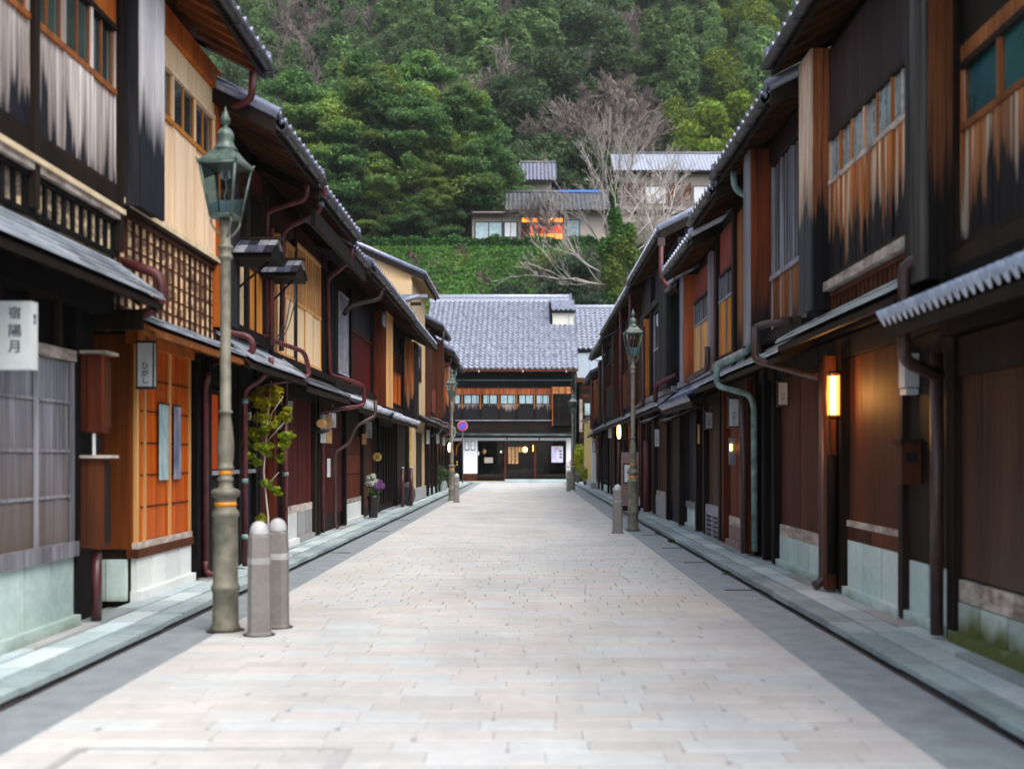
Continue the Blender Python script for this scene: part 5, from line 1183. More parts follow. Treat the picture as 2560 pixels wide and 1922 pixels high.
# moss tufts along right kerb
def grasstuft(x, y, z, n, h, mat, label, name='grass_tuft', cat='weed', spread=.12):
    v, f = [], []
    for i in range(n):
        a = random.uniform(0, 2*PI); r = spread*math.sqrt(random.random()); px, py_ = x+r*math.cos(a), y+r*1.6*math.sin(a)
        d = random.uniform(0, 2*PI); w = .006; t = Vector((math.cos(d), math.sin(d), 0))*random.uniform(.01, .05); hh = h*random.uniform(.5, 1.1)
        b = len(v); v += [(px-w, py_, z), (px+w, py_, z), (px+t.x, py_+t.y, z+hh)]; f.append((b, b+1, b+2))
    me = bpy.data.meshes.new(name); me.from_pydata(v, [], f); me.materials.append(M[mat]); o_ = bpy.data.objects.new(name, me); link(o_, None, (0, 0, 0)); return tag(o_, label, cat)
grasstuft(2.60, 19.6, 0, 120, .07, 'ivy', 'green weeds growing at the right kerb, nearest tuft'); grasstuft(2.60, 21.7, 0, 80, .05, 'ivy', 'small weeds at the right kerb behind the nearer tuft')
grasstuft(2.62, 14.2, .0, 60, .04, 'ivy', 'thin moss tuft in the kerb joint near the lit lantern')
# ======================= LAMPS AND BOLLARDS =======================
GL = 'old gas style street lamps'
def make_lamp():
    r = empty('street_lamp', (0, 0, 0), 'street lamp', 'street lamp', GL)
    base = [(.125, 0), (.125, .03), (.112, .06), (.108, .33), (.116, .345), (.124, .37), (.116, .395), (.106, .41), (.104, .97), (.113, .985), (.118, 1.005), (.108, 1.03), (.092, 1.05), (.090, 1.145), (.106, 1.155), (.122, 1.175), (.122, 1.205), (.104, 1.22), (.062, 1.235), (.058, 1.29), (.070, 1.30), (.070, 1.315), (.056, 1.325), (.056, 1.385), (.070, 1.395), (.072, 1.415), (.060, 1.425), (.064, 1.46), (.074, 1.56), (.071, 1.64), (.058, 1.76), (.046, 1.84), (.046, 1.87), (.062, 1.882), (.062, 1.895), (.046, 1.91), (.043, 3.18), (.043, 3.20), (.062, 3.215), (.062, 3.235), (.048, 3.25), (.055, 3.29), (.066, 3.305), (.066, 3.32), (.044, 3.335), (.042, 3.52), (.036, 3.57)]
    MB().lathe(base, 0, 0, 28).obj('post', M['post'], r)
    MB().lathe([(.165, .0), (.165, .007), (.12, .009)], 0, 0, 20).obj('base_plate', M['pipedark'], r)
    for z, q in ((1.075, .0945), (1.347, .0575)): MB().lathe([(q, z), (q, z+.035)], 0, 0, 28).obj('reflective_band', M['band'], r)
    # bracket scrolls
    for a in range(4):
        an = a*PI/2+PI/4; c, s_ = math.cos(an), math.sin(an)
        P = [(.045, 3.40), (.09, 3.45), (.125, 3.50), (.132, 3.54), (.11, 3.565), (.085, 3.56)]
        MB().tube(bend([(q*c, q*s_, z) for q, z in P], .03, 3), .009, 6).obj('bracket', M['post'], r)
    L = MB()                                                       # lantern frame: four tapering sides
    lo, hi, zl, zh = .095, .165, 3.575, 4.01
    L.box(-lo-.006, lo+.006, -lo-.006, lo+.006, zl-.02, zl)
    cor = [(-1, -1), (1, -1), (1, 1), (-1, 1)]
    for a, b in cor: L.tube([(a*lo, b*lo, zl-.01), (a*hi, b*hi, zh+.02)], .013, 6)
    for i in range(4):
        (a, b), (c, d) = cor[i], cor[(i+1) % 4]
        L.tube([(a*hi, b*hi, zh), (c*hi, d*hi, zh)], .015, 6); L.tube([(a*lo, b*lo, zl+.005), (c*lo, d*lo, zl+.005)], .010, 6)
    for a, b in cor: L.tube([(a*hi, b*hi, zh), (a*(hi+.02), b*(hi+.02), zh+.045)], [.016, .006], 6)
    fr = L.obj('lantern_frame', M['lantern'], r)
    for i in range(4):
        (a, b), (c, d) = cor[i], cor[(i+1) % 4]
        MB().quad((a*lo, b*lo, zl), (c*lo, d*lo, zl), (c*hi, d*hi, zh), (a*hi, b*hi, zh)).obj('pane', M['lampglass'], fr)
    t_ = .40
    q = lo+(hi-lo)*t_-.006; ql = lo-.006; zq = zl+(zh-zl)*t_
    MB().quad((-ql, ql, zl+.01), (ql, ql, zl+.01), (q, q, zq), (-q, q, zq)).obj('frosted_pane', M['frost'], fr)
    k4 = math.sqrt(2)
    MB().lathe([(.172*k4, 4.005), (.178*k4, 4.03), (.166*k4, 4.045), (.128*k4, 4.085), (.098*k4, 4.125), (.088*k4, 4.145)], 0, 0, 4, PI/4, False).obj('lantern_roof', M['lantern'], r)
    MB().lathe([(.098, 4.14), (.104, 4.155), (.094, 4.17), (.076, 4.19), (.068, 4.225), (.072, 4.24), (.072, 4.25), (.075, 4.262), (.068, 4.30), (.043, 4.335), (.02, 4.345), (.018, 4.37), (.038, 4.385), (.042, 4.41), (.03, 4.45), (.01, 4.50), (.003, 4.53)], 0, 0, 20).obj('finial', M['lantern'], r)
    b = MB()
    for x in (-.035, .035): b.tube([(x, 0, 3.97), (x, 0, 3.91)], [.013, .016], 8)
    b.obj('mantle', M['signwhite'], r)
    b = MB(); b.tube([(0, 0, 3.58), (.01, 0, 3.68), (-.012, 0, 3.75), (.012, 0, 3.82), (0, 0, 3.9), (0, 0, 4.0)], .006, 6); b.tube([(-.03, 0, 3.9), (.03, 0, 3.9)], .005, 6); b.obj('burner_pipe', M['dome'], r)
    return r
def place(proto, x, y, z, rz, label, first=False, group=None):
    def cp(o_, par):
        c = o_.copy(); C.objects.link(c); ORI[c.name] = Vector((0, 0, 0)); c.parent = par
        for ch in o_.children: cp(ch, c)
        return c
    r = proto if first else cp(proto, None)
    r.location = (x, y, z); r.rotation_euler = (0, 0, rz); r['label'] = label
    if group: r['group'] = group
    return r
lp = make_lamp()
LAMPS = [(-2.61, 9.62, 'nearest street lamp, standing at the left kerb before the orange door'), (2.16, 22.7, 'street lamp in the middle distance on the right beside a bollard'), (-2.59, 38.2, 'farther left street lamp beside a bollard and the glowing wall lamp'), (2.08, 50.8, 'farthest street lamp, before the right white pier of the end shop')]
for i, (x, y, lab) in enumerate(LAMPS[1:]): place(lp, x, y, 0, (.1, -.12, .2)[i], lab)
place(lp, *LAMPS[0][:2], 0, -.17, LAMPS[0][2], True)
BA = [k_*PI/2+d_ for k_ in range(4) for d_ in (-.52, .52)]
def make_bollard():
    r = empty('bollard', (0, 0, 0), 'bollard', 'bollard', 'stone bollards by the street lamps')
    MB().lathe([(.135, .0), (.135, .006), (.10, .008)], 0, 0, 20).obj('base_plate', M['pipedark'], r)
    MB().lathe([(.118, 0), (.114, .02), (.107, .03), (.103, .55), (.097, .83), (.078, .848)], 0, 0, 8, 0, False, BA).obj('shaft', M['bollard'], r)
    MB().lathe([(.1045, .60), (.1040, .655)], 0, 0, 8, 0, False, BA).obj('pale_band', M['concrete'], r)
    MB().lathe([(.080, .84), (.082, .86), (.076, .90), (.058, .935), (.03, .955), (.004, .96)], 0, 0, 20).obj('dome_cap', M['dome'], r); return r
bo = make_bollard()
place(bo, -2.20, 9.80, 0, 0, 'grey bollard standing just behind the nearest one, by the nearest lamp'); place(bo, 1.78, 21.9, 0, .1, 'single grey bollard beside the middle lamp on the right')
place(bo, -2.33, 36.7, 0, .05, 'grey bollard before the farther left street lamp'); place(bo, 1.80, 48.6, 0, 0, 'farthest grey bollard, before the farthest street lamp')
place(bo, -2.26, 9.38, 0, .12, 'nearest grey bollard with a pale dome cap, left foreground', True)
# posts by the beige wall, rock
for x, y, lab in ((-3.50, 31.2, 'left of two dark round posts before the beige wall'), (-3.34, 32.0, 'right of two dark round posts before the beige wall')):
    p_ = empty('round_post', (x, y, .1), lab, 'post'); MB().tube([(x, y, .1), (x, y, 1.18)], .055, 12).obj('shaft', M['winedark'], p_); MB().lathe([(.058, 1.18), (.058, 1.2), (.03, 1.215)], x, y, 12).obj('cap', M['dome'], p_)
def blob(name, x, y, z, rx, ry, rz, mat, label, cat, seed=1):
    import bmesh
    bm = bmesh.new(); bmesh.ops.create_icosphere(bm, subdivisions=3, radius=1)
    from mathutils import noise as mn
    for v in bm.verts:
        f_ = 1+.28*mn.noise(v.co*1.7+Vector((seed, 0, 0)))+.1*mn.noise(v.co*5); v.co = Vector((v.co.x*rx*f_, v.co.y*ry*f_, v.co.z*rz*f_))
    me = bpy.data.meshes.new(name); bm.to_mesh(me); bm.free(); me.materials.append(M[mat]); o_ = bpy.data.objects.new(name, me); link(o_, None, (x, y, z)); return tag(o_, label, cat)
blob('garden_rock', -3.48, 32.4, .40, .20, .25, .33, 'rock', 'dark upright rock between the posts and the beige wall', 'rock', 4)
blob('garden_rock', -3.62, 33.2, .32, .14, .2, .22, 'rock', 'smaller dark rock behind the upright rock', 'rock', 9)
# ======================= PLANTS =======================
def cards(name, pts, size, mat, nrm=None, jit=.9, aspect=1.6, bend_=True):
    """leaf-sized faces; pts (n,3); each gets a random value used for its colour"""
    n = len(pts); size = np.broadcast_to(np.asarray(size, float), (n,))
    a = rng.normal(size=(n, 3)); 
    if nrm is not None: a = nrm + a*jit
    a /= np.linalg.norm(a, axis=1, keepdims=True)+1e-9
    r = rng.normal(size=(n, 3)); u = np.cross(a, r); u /= np.linalg.norm(u, axis=1, keepdims=True)+1e-9; v = np.cross(a, u)
    su = (size*aspect*rng.uniform(.7, 1.2, n)*.5)[:, None]; sv = (size*.5)[:, None]
    V = np.empty((n, 4, 3)); V[:, 0] = pts-u*su; V[:, 1] = pts-v*sv+a*sv*.25; V[:, 2] = pts+u*su; V[:, 3] = pts+v*sv+a*sv*.25
    me = bpy.data.meshes.new(name); me.vertices.add(n*4); me.vertices.foreach_set('co', V.ravel())
    me.loops.add(n*4); me.loops.foreach_set('vertex_index', np.arange(n*4, dtype=np.int32))
    me.polygons.add(n); me.polygons.foreach_set('loop_start', np.arange(0, n*4, 4, dtype=np.int32))
    at = me.attributes.new('rnd', 'FLOAT', 'POINT'); at.data.foreach_set('value', np.repeat(rng.random(n), 4).astype(np.float32))
    me.materials.append(mat); me.update(calc_edges=True); me.validate(); return me
def ell(n, c, r, shell=.55):
    d = rng.normal(size=(n, 3)); d /= np.linalg.norm(d, axis=1, keepdims=True)
    rad = (shell+(1-shell)*rng.random(n))[:, None]
    return np.asarray(c)+d*rad*np.asarray(r), d
def crown(clumps, dens, size, mat, name='crown', shell=.55, jit=.9, aspect=1.6, up=0):
    P, Nn = [], []
    for c, r in clumps:
        n = max(12, int(dens*(r[0]*r[1]+r[0]*r[2]+r[1]*r[2])/3)); p, d = ell(n, c, r, shell)
        if up: d[:, 2] += up
        P.append(p); Nn.append(d)
    return cards(name, np.vstack(P), size, mat, np.vstack(Nn), jit, aspect)
def branchy(seed, levels, L0, r0, spread, k=(3, 4), up=.25, shrink=.68, curve=.25, seg=3, minr=.006, trunk=1, start=(0, 0, 0), d0=(0, 0, 1), side=5):
    R = random.Random(seed); mb = MB()
    def go(p, d, L, r, lv):
        pts = [p]; q = p; dd = d.copy()
        for i in range(seg):
            dd = (dd + Vector((R.gauss(0, 1), R.gauss(0, 1), R.gauss(0, 1)))*curve*.35 + Vector((0, 0, up*.15))).normalized()
            q = q + dd*(L/seg); pts.append(q)
        mb.tube(pts, r, side if lv > 1 else 3, max(minr, r*.62), cap=False)
        if lv <= 0: return
        nb = R.randint(*k)
        for i in range(nb):
            j = R.randint(1, seg) if i else seg; base = pts[j]
            ax = dd.orthogonal().normalized(); ax.rotate(Matrix.Rotation(R.uniform(0, 2*PI), 4, dd).to_quaternion())
            nd = (dd + ax*R.uniform(.45, 1)*spread).normalized()
            go(base, nd, L*shrink*R.uniform(.75, 1.15), max(minr, r*.6), lv-1)
    go(Vector(start), Vector(d0), L0, r0, levels); return mb
GT = 'trees on the wooded hillside'
def hz(x, y):
    """height of the hill behind the street"""
    def st(a, b, t): t = min(1, max(0, (t-a)/(b-a))); return t
    z = -.14
    z += 12.2*st(78, 83, y) + 6.6*st(84, 92, y) + .5*st(100, 106, y)
    z += 6.2*st(107, 113, y) + .4*st(113, 124, y)
    if y > 122: z += (y-122)*.66 + 2.5*math.sin(x*.045+1)*st(122, 150, y) + 1.6*math.sin(x*.11+y*.06)*st(122, 140, y)
    return z
g = MB(); X = [-400, -200, -110] + [-80+i*4 for i in range(41)] + [110, 200, 400]; Y = [-60, -6, 76] + [77+i*1.5 for i in range(34)] + [130+i*8 for i in range(28)] + [420, 600]
for yy in Y:
    for xx in X: g.v.append((xx, yy, hz(xx, yy)+(.35*math.sin(xx*1.3+yy)+.3*math.sin(xx*.7-yy*1.1) if yy > 118 else 0)))
nx = len(X)
for j in range(len(Y)-1):
    for i in range(nx-1): a = j*nx+i; g.f.append((a, a+1, a+nx+1, a+nx)); g.smooth.append(True)
g.obj('ground', M['soil'], None, loc=(0, 0, 0), kind='structure')
# bank behind the end shop: ivy on the left, bare earth, rubble and shrubs on the right
def scatter(n, x0, x1, y0, y1, cond=None, lift=.25):
    x = rng.uniform(x0, x1, n); y = rng.uniform(y0, y1, n); P = []
    for a, b in zip(x, y):
        if cond is None or cond(a, b): P.append((a, b, hz(a, b)+random.uniform(.05, lift)))
    return np.array(P)
nv = np.array([0, -.6, .6])
def mk(name, pts, size, mat, **t):
    me = cards(name, pts, size, mat, nv, .7, 1.3); o_ = bpy.data.objects.new(name, me); link(o_, None, (0, 0, 0)); return tag(o_, **t)
bare_ = lambda x, y: math.sin(x*1.3+y*.5)+math.sin(x*.5-y*1.4+1)+math.sin(x*2.9+1.7*y) > 2.0
edge = lambda x, y: x < -.2 + 2.2*math.sin(y*.9) + (y-86)*.75 + random.gauss(0, .8)
mk('ivy_cover', scatter(30000, -22, 9, 80, 93.5, lambda x, y: edge(x, y) and not bare_(x, y), .25+.5*random.random()), .22, M['ivy'], kind='stuff', label='bright ivy covering the bank above the end shop')
mk('bank_undergrowth', scatter(11000, -6, 26, 79, 93.5, lambda x, y: not edge(x, y) and math.sin(x*.9+2)+math.sin(y*1.1+x*.4) > .1, .7), .24, M['shrub'], kind='stuff', label='grey-green undergrowth on the earthy part of the bank')
mk('dry_scrub', scatter(26000, -22, 26, 79, 93.5, lambda x, y: not edge(x, y) or bare_(x, y), .55), .22, M['scrub'], kind='stuff', label='brown and olive scrub on the earthy bank')
# clipped hedge along the terrace edge
P = np.column_stack([rng.uniform(-19, 7.2, 26000), rng.uniform(92.6, 94.8, 26000), rng.uniform(0, 1, 26000)])
hx = np.array([18.3+.12*math.sin(x*1.7)+.1*math.sin(x*3.9) for x in P[:, 0]]); P[:, 2] = hx+P[:, 2]*1.55+np.where(P[:, 2] > .9, .08*np.sin(P[:, 0]*2), 0)
me = cards('hedge', P, .2, M['hedge'], np.array([0, -.5, .6]), .9, 1.3); hg_ = bpy.data.objects.new('hedge', me); link(hg_, None, (0, 0, 0)); tag(hg_, 'long clipped green hedge along the terrace below the lit house', 'hedge')
hc = MB().box(-19, 7.2, 92.9, 94.6, 17.5, 19.7).obj('hedge_core', M['green'], hg_)
# rubble stones on the bank
rs = bpy.data.objects.new('rubble_retaining_bank', None); link(rs, None, (-1, 82, 12)); tag(rs, 'patch of grey-brown rubble stones set in the bank above the end shop', 'stone bank')
import bmesh
bm = bmesh.new(); bmesh.ops.create_icosphere(bm, subdivisions=1, radius=.5); rme = bpy.data.meshes.new('stone'); bm.to_mesh(rme); bm.free(); rme.materials.append(M['rubble'])
for i in range(230):
    x = random.gauss(0.2, 2.3); y = random.uniform(81.2, 88.5)
    if edge(x, y-1.5): continue
    q = bpy.data.objects.new('stone', rme); link(q, rs, (x, y, hz(x, y)+.1)); s_ = random.uniform(.35, .85); q.scale = (s_*1.3, s_, s_*.8); q.rotation_euler = (random.random()*3, random.random()*3, random.random()*3)
for i in range(7):
    x, y = [(-1.5, 85), (.8, 82), (2.8, 86), (4.6, 83), (6.6, 84.5), (9, 84), (3.6, 88.5)][i]
    lab = ['grey-green shrub low on the bank among the stones', 'small shrub directly above the end shop ridge', 'bushy shrub on the bank below the bare tree', 'pale green shrub above the dormer', 'grey-green shrub left of the ivy covered trunk', 'shrub right of the ivy covered trunk base', 'shrub just below the hedge end'][i]
    me = crown([((0, 0, .9), (1.6, 1.3, .9)), ((.9, -.3, .6), (1.1, 1, .7)), ((-.9, .2, .6), (1.2, 1, .6))], 330, .24, M['shrub' if i != 4 else 'green'], 'foliage')
    s_ = empty('shrub', (x, y, hz(x, y)), lab, 'shrub', 'shrubs on the bank'); q = bpy.data.objects.new('foliage', me); link(q, s_, (x, y, hz(x, y)))
# bare tree with ivy covered trunk ------------------------------------------
bt = empty('bare_tree', (6.6, 84, hz(6.6, 84)), 'spreading bare grey tree with thick green ivy round its trunk', 'tree')
zt0 = hz(6.6, 84)-.2
tr = MB(); tr.tube([(6.6, 84, zt0), (6.75, 84, zt0+2.5), (6.5, 84, zt0+5), (6.9, 84, zt0+7.3)], [.45, .38, .3, .24], 8, cap=False); tr.obj('trunk', M['twig'], bt)
lim = [((6.7, 84, zt0+3), (-.95, -.1, .42), 7.0), ((6.6, 84, zt0+4.5), (-.85, .1, .75), 6.5), ((6.7, 84, zt0+4.0), (.8, .1, .6), 5.5), ((6.8, 84, zt0+6.2), (-.45, 0, 1), 6.0), ((6.9, 84, zt0+7), (.25, .05, 1), 6.0), ((6.9, 84, zt0+6.5), (.7, -.1, .8), 5.5), ((6.8, 84, zt0+7), (-.15, -.2, 1), 6.4), ((6.7, 84, zt0+2.6), (-1, -.2, .05), 6.2), ((6.8, 84, zt0+5.5), (.9, -.1, .35), 4.5), ((6.8, 84, zt0+5.2), (-.7, .2, .9), 5.5)]
for i, (st_, d_, L_) in enumerate(lim):
    branchy(40+i, 6, L_*.50, .085, .55, (2, 3), .55, .74, .3, 3, .010, start=st_, d0=Vector(d_).normalized()).obj('limb', M['twig'], bt)
iv = [((6.7, 83.7, zt0+1.2), (1.1, .9, 1.6)), ((6.5, 83.7, zt0+3.6), (1.0, .8, 1.5)), ((6.9, 83.7, zt0+5.6), (.9, .8, 1.3)), ((6.6, 83.7, zt0+7.4), (.55, .5, 1.1)), ((7.6, 83.8, zt0+6.4), (.7, .5, .9)), ((6.5, 83.8, zt0+9.2), (.3, .3, 1.0)), ((5.7, 83.7, zt0+5.3), (.4, .4, .9)), ((7.9, 83.7, zt0+4.6), (.7, .6, .9))]
q = bpy.data.objects.new('ivy', crown(iv, 1100, .2, M['ivy'], 'ivy')); link(q, bt, (0, 0, 0))
for i, (x, y, sc_, lab) in enumerate(((0.6, 95.6, .9, 'small bare tree in front of the lit house'), (10.5, 90, 1.25, 'bare tree right of the ivy covered trunk'), (7.4, 103, 1.25, 'pale bare tree between the lit house and the right house'))):
    b_ = empty('bare_tree', (x, y, hz(x, y)), lab, 'tree')
    for k_ in range(3):
        branchy(70+i*5+k_, 5, 2.6*sc_, .12*sc_, .75, (3, 4), .25, .68, .3, 3, .012, start=(x, y, hz(x, y)), d0=(random.uniform(-.35, .35), 0, 1)).obj('limb', M['twig' if i else 'twigbrown'], b_)
# ======================= HILLSIDE HOUSES =======================
def tiledroof(parent, x0, x1, ya, za, yb, zb, mat, w=.36, nr=12, back=4):
    L = math.hypot(yb-ya, zb-za); uyv = Vector((0, yb-ya, zb-za)).normalized(); unv = Vector((1, 0, 0)).cross(uyv)
    MB().prismx([(ya, za), (yb, zb), (yb+back, zb-back*.5), (yb+back, zb-back*.5-.2), (yb, zb-.2), (ya, za-.15)], x0, x1).obj('roof', M['dark'], parent)
    tm = MB(); c = max(2, int((x1-x0)/w)); tiles_joined(tm, Vector((x0, ya-.05, za+.05)), Vector((1, 0, 0)), uyv, unv, (x1-x0)/c, L/nr, c, nr, 0, seg=4, amp=.05, thick=.05); tm.obj('roof_tiles', M[mat], parent, kind='stuff')
    MB().tube([(x0, yb, zb+.15), (x1, yb, zb+.15)], .16, 8).obj('ridge', M['tiledull'], parent)
hl = empty('hillside_house', (1, 97, 19.9), 'grey hillside house above the hedge with an orange lit room', 'house', 'houses on the hillside')
MB().box(-4.8, 6.6, 97, 103, 19.2, 22.9).obj('wall', M['greywall'], hl)
tiledroof(hl, -1.9, 7.4, 96.2, 22.8, 99.8, 25.1, 'tiledull'); piece('blue_ridge_cap', hl, 2.8, 6.4, 99.6, 100.0, 25.2, 25.4, M['signblue2'])
MB().prismx([(96.3, 22.6), (98.5, 23.2), (98.5, 23.1), (96.3, 22.45)], -5.2, -1.8).obj('side_roof', M['dark'], hl)
w_ = MB().box(-4.6, -.8, 96.93, 97, 20.1, 22.0).obj('window', M['frame'], hl)
for x0, x1 in ((-4.5, -3.4), (-3.3, -2.25)): piece('pane', w_, x0, x1, 96.9, 96.93, 20.2, 21.9, M['panepale'])
piece('pane', w_, -1.95, -1.48, 96.9, 96.93, 20.7, 21.9, M['paper']); piece('pane', w_, -1.42, -.95, 96.9, 96.93, 20.7, 21.9, M['paper'])
w_ = MB().box(-.55, 3.2, 96.93, 97, 19.9, 22.5).obj('lit_window', M['frame'], hl)
for i in range(5):
    x0 = -.45+.72*i; piece('pane', w_, x0, x0+.65, 96.9, 96.93, 20.0, 20.95 if i else 21.6, M['litwin' if i else 'redbrown'])
    if i: piece('curtain', w_, x0, x0+.65, 96.9, 96.93, 20.98, 21.65, M['litred'])
    piece('transom', w_, x0, x0+.65, 96.9, 96.93, 21.95, 22.3, M['litwin'])
MB().lathe([(.03, 22.1), (.14, 22.2), (.03, 22.32)], 2.1, 96.8, 10).obj('lamp', M['lampwhite'], w_)
w_ = MB().box(3.35, 4.6, 96.93, 97, 20.6, 22.2).obj('window', M['frame'], hl); piece('pane', w_, 3.45, 4.5, 96.9, 96.93, 20.7, 22.1, M['panepaledim'])
piece('air_conditioner', hl, -1.9, -1.0, 96.6, 96.95, 20.0, 20.5, M['signgrey'])
h2 = empty('hillside_house', (-1, 108, 25), 'blue tiled roof of a hillside house half hidden by the pines', 'house', 'houses on the hillside')
MB().box(-4, 2.4, 109, 114, 22, 28.6).obj('wall', M['greywall'], h2); tiledroof(h2, -5, 2.9, 108.2, 28.4, 112, 31.0, 'tile')
piece('window', h2, -1.6, -.4, 108.94, 109, 26.6, 27.7, M['panedark'])
h3 = empty('hillside_house', (15, 112, 26), 'hillside house at the right with two bright white windows', 'house', 'houses on the hillside')
MB().box(9.6, 23, 113, 120, 20, 30.2).obj('wall', M['greywall'], h3); tiledroof(h3, 8.7, 24, 112, 30.3, 116, 33.0, 'tilepale')
for x0, x1 in ((12.0, 14.1), (16.9, 19.1)):
    w_ = MB().box(x0-.1, x1+.1, 112.94, 113, 27.1, 29.0).obj('window', M['frame'], h3)
    for k_ in range(2): piece('pane', w_, x0+(x1-x0)/2*k_+.03, x0+(x1-x0)/2*(k_+1)-.03, 112.9, 112.94, 27.2, 28.9, M['whitewall'])
piece('wall_band', h3, 9.6, 23, 112.9, 113.01, 26.0, 26.6, M['dark']); piece('wall_panel', h3, 9.7, 11.9, 112.93, 113.01, 27, 29.3, M['brown']); piece('wall_panel', h3, 14.3, 16.7, 112.93, 113.01, 27, 29.3, M['brown'])
# ======================= TREES =======================
def proto_tree(kind, seed):
    R = random.Random(seed)
    if kind == 'pine':
        cl = []; n = 62
        for i in range(n):
            t = (i+.5)/n; z = 3.5+10.5*t; rad = 5.4*math.sin(PI*min(1, .25+.72*t))**.8*(1.05-.45*t)
            a = R.uniform(0, 2*PI); rr = rad*math.sqrt(R.random()); s_ = R.uniform(.7, 1.75)*(1.1-.3*t)
            cl.append(((rr*math.cos(a), rr*math.sin(a), z+R.uniform(-.6, .6)), (s_*R.uniform(.8, 1.3), s_, .35+.55*R.random())))
        cl.append(((0, 0, 14.2), (1.3, 1.3, .8)))
        me = crown(cl, 620, .15, M['pine'], shell=.0, jit=1.0, aspect=2.6, up=.6)
        tk = branchy(seed, 2, 7.5, .32, .9, (5, 7), .5, .5, .2, 5, .04); return me, tk
    if kind == 'green':
        cl = [((0, 0, 6.5), (2.6, 2.6, 3.2))]
        for i in range(22):
            a = R.uniform(0, 2*PI); z = R.uniform(2.5, 10.5); rad = 3.6*math.sqrt(max(.05, 1-((z-6)/5.4)**2)); s_ = R.uniform(1.0, 1.9)
            cl.append(((rad*math.cos(a)*R.uniform(.6, 1), rad*math.sin(a)*R.uniform(.6, 1), z), (s_, s_, s_*.8)))
        return crown(cl, 330, .24, M['green'], shell=.25), branchy(seed, 1, 5, .25, .8, (4, 5), .5, .5, .2, 4, .05)
    if kind == 'bamboo':
        cl = []
        for i in range(16):
            t = i/15; z = 3+9*t; a = R.uniform(0, 2*PI); rad = 1.5*math.sin(PI*(.2+.75*t)); cl.append(((rad*.6*math.cos(a), rad*.6*math.sin(a), z), (1.5*(1.1-.45*t), 1.5*(1.1-.45*t), 1.1)))
        return crown(cl, 520, .22, M['bamboo'], shell=.2, aspect=3), branchy(seed, 0, 11, .12, .1, (1, 1), 1, .5, .05, 5, .03)
    if kind == 'lime':
        cl = []
        for i in range(18):
            t = i/17; z = 1.5+9*t; a = R.uniform(0, 2*PI); rad = 2.2*math.sin(PI*(.2+.72*t)); cl.append(((rad*.8*math.cos(a), rad*.8*math.sin(a), z), (1.5, 1.5, 1.15)))
        return crown(cl, 560, .20, M['lime'], shell=.2, aspect=2.8), branchy(seed, 0, 9, .12, .1, (1, 1), 1, .5, .05, 5, .03)
    if kind == 'bare':
        return None, branchy(seed, 6, 3.4, .24, .75, (3, 4), .5, .72, .32, 3, .032)
PR = {}
for kd, ns in (('pine', 3), ('green', 3), ('bamboo', 2), ('lime', 1), ('bare', 3)):
    for s_ in range(ns):
        c_, tk = proto_tree(kd, 11*s_+len(kd)); PR[(kd, s_)] = (c_, tk.mesh('trunk', M['twigbrown' if kd == 'bare' else 'bark']))
NAMES = {'pine': 'pine_tree', 'green': 'evergreen_tree', 'bamboo': 'bamboo_clump', 'lime': 'young_bamboo', 'bare': 'bare_tree'}
def tree(kd, x, y, sc, label, group=GT, z=None, sx=1.0):
    z = hz(x, y) if z is None else z
    k_ = random.choice([k for k in PR if k[0] == kd]); cm, tm = PR[k_]
    r = empty(NAMES[kd], (x, y, z-.2), label, 'tree' if kd not in ('bamboo', 'lime') else 'bamboo', group)
    r.scale = (sc*sx, sc*sx, sc); r.rotation_euler = (0, 0, random.uniform(0, 6.28))
    for nm, me in (('trunk', tm), ('crown', cm)):
        if me is not None: q = bpy.data.objects.new(nm, me); C.objects.link(q); q.parent = r
    return r
PIN = [(-17.5, 99, 1.05), (-13.5, 101, 1.25), (-9.5, 98, 1.0), (-6.2, 101, 1.12), (-21, 101, 1.2), (-16, 107, 1.45), (-10.5, 108, 1.4), (-5, 106, 1.15), (-23, 97, .95), (-13, 95.8, .62), (-8.2, 95.8, .55), (-18.5, 95.6, .6)]
pl_ = ['at the left edge of the terrace', 'tallest of the front row on the terrace', 'low and broad over the hedge', 'reaching towards the lit house', 'far left behind the eaves', 'rear left, taller crown', 'rear middle, yellow-topped crown', 'rear right beside the blue roof', 'front left corner', 'small one at the hedge middle', 'small one near the lit house', 'small one at the hedge left end']
for (x, y, s_), l_ in zip(PIN, pl_): tree('pine', x, y, s_, 'layered green pine tree '+l_, 'pines on the terrace', sx=1.08)
LIME = [(19.5, 122, 1.3, 'bright yellow-green bamboo above the right eaves, largest one'), (23.5, 126, 1.25, 'bright yellow-green bamboo cut by the right eaves'), (17.8, 132, 1.0, 'yellow-green bamboo behind the largest one')]
for x, y, s_, l_ in LIME: tree('lime', x, y, s_, l_)
BAM = [(-6.5, 150, 1.35, 'round topped bamboo plume left of the centre'), (-1.8, 146, 1.2, 'round topped bamboo plume at the centre'), (1.4, 152, 1.45, 'taller round topped bamboo plume right of the centre'), (17, 150, 1.3, 'bamboo plume above the pale roof')]
for x, y, s_, l_ in BAM: tree('bamboo', x, y, s_, l_, sx=1.25)
BARE = [(5.5, 124, 1.5, 'large brown bare tree in the middle of the wooded hill'), (10, 127, 1.55, 'brown bare tree right of the middle of the hill'), (13.5, 131, 1.2, 'smaller brown bare tree right of the two large ones'), (-19, 140, 1.3, 'bare tree at the upper left of the hill'), (-14, 146, 1.3, 'bare tree above the pines'), (-24, 132, 1.3, 'bare tree behind the left eaves'), (-10, 136, 1.2, 'bare tree just over the pine tops'), (2.0, 129, 1.2, 'brown bare tree left of the two large ones'), (-16.5, 128, 1.25, 'bare tree close behind the left pines'), (-21, 146, 1.4, 'bare tree near the upper left corner of the wood')]
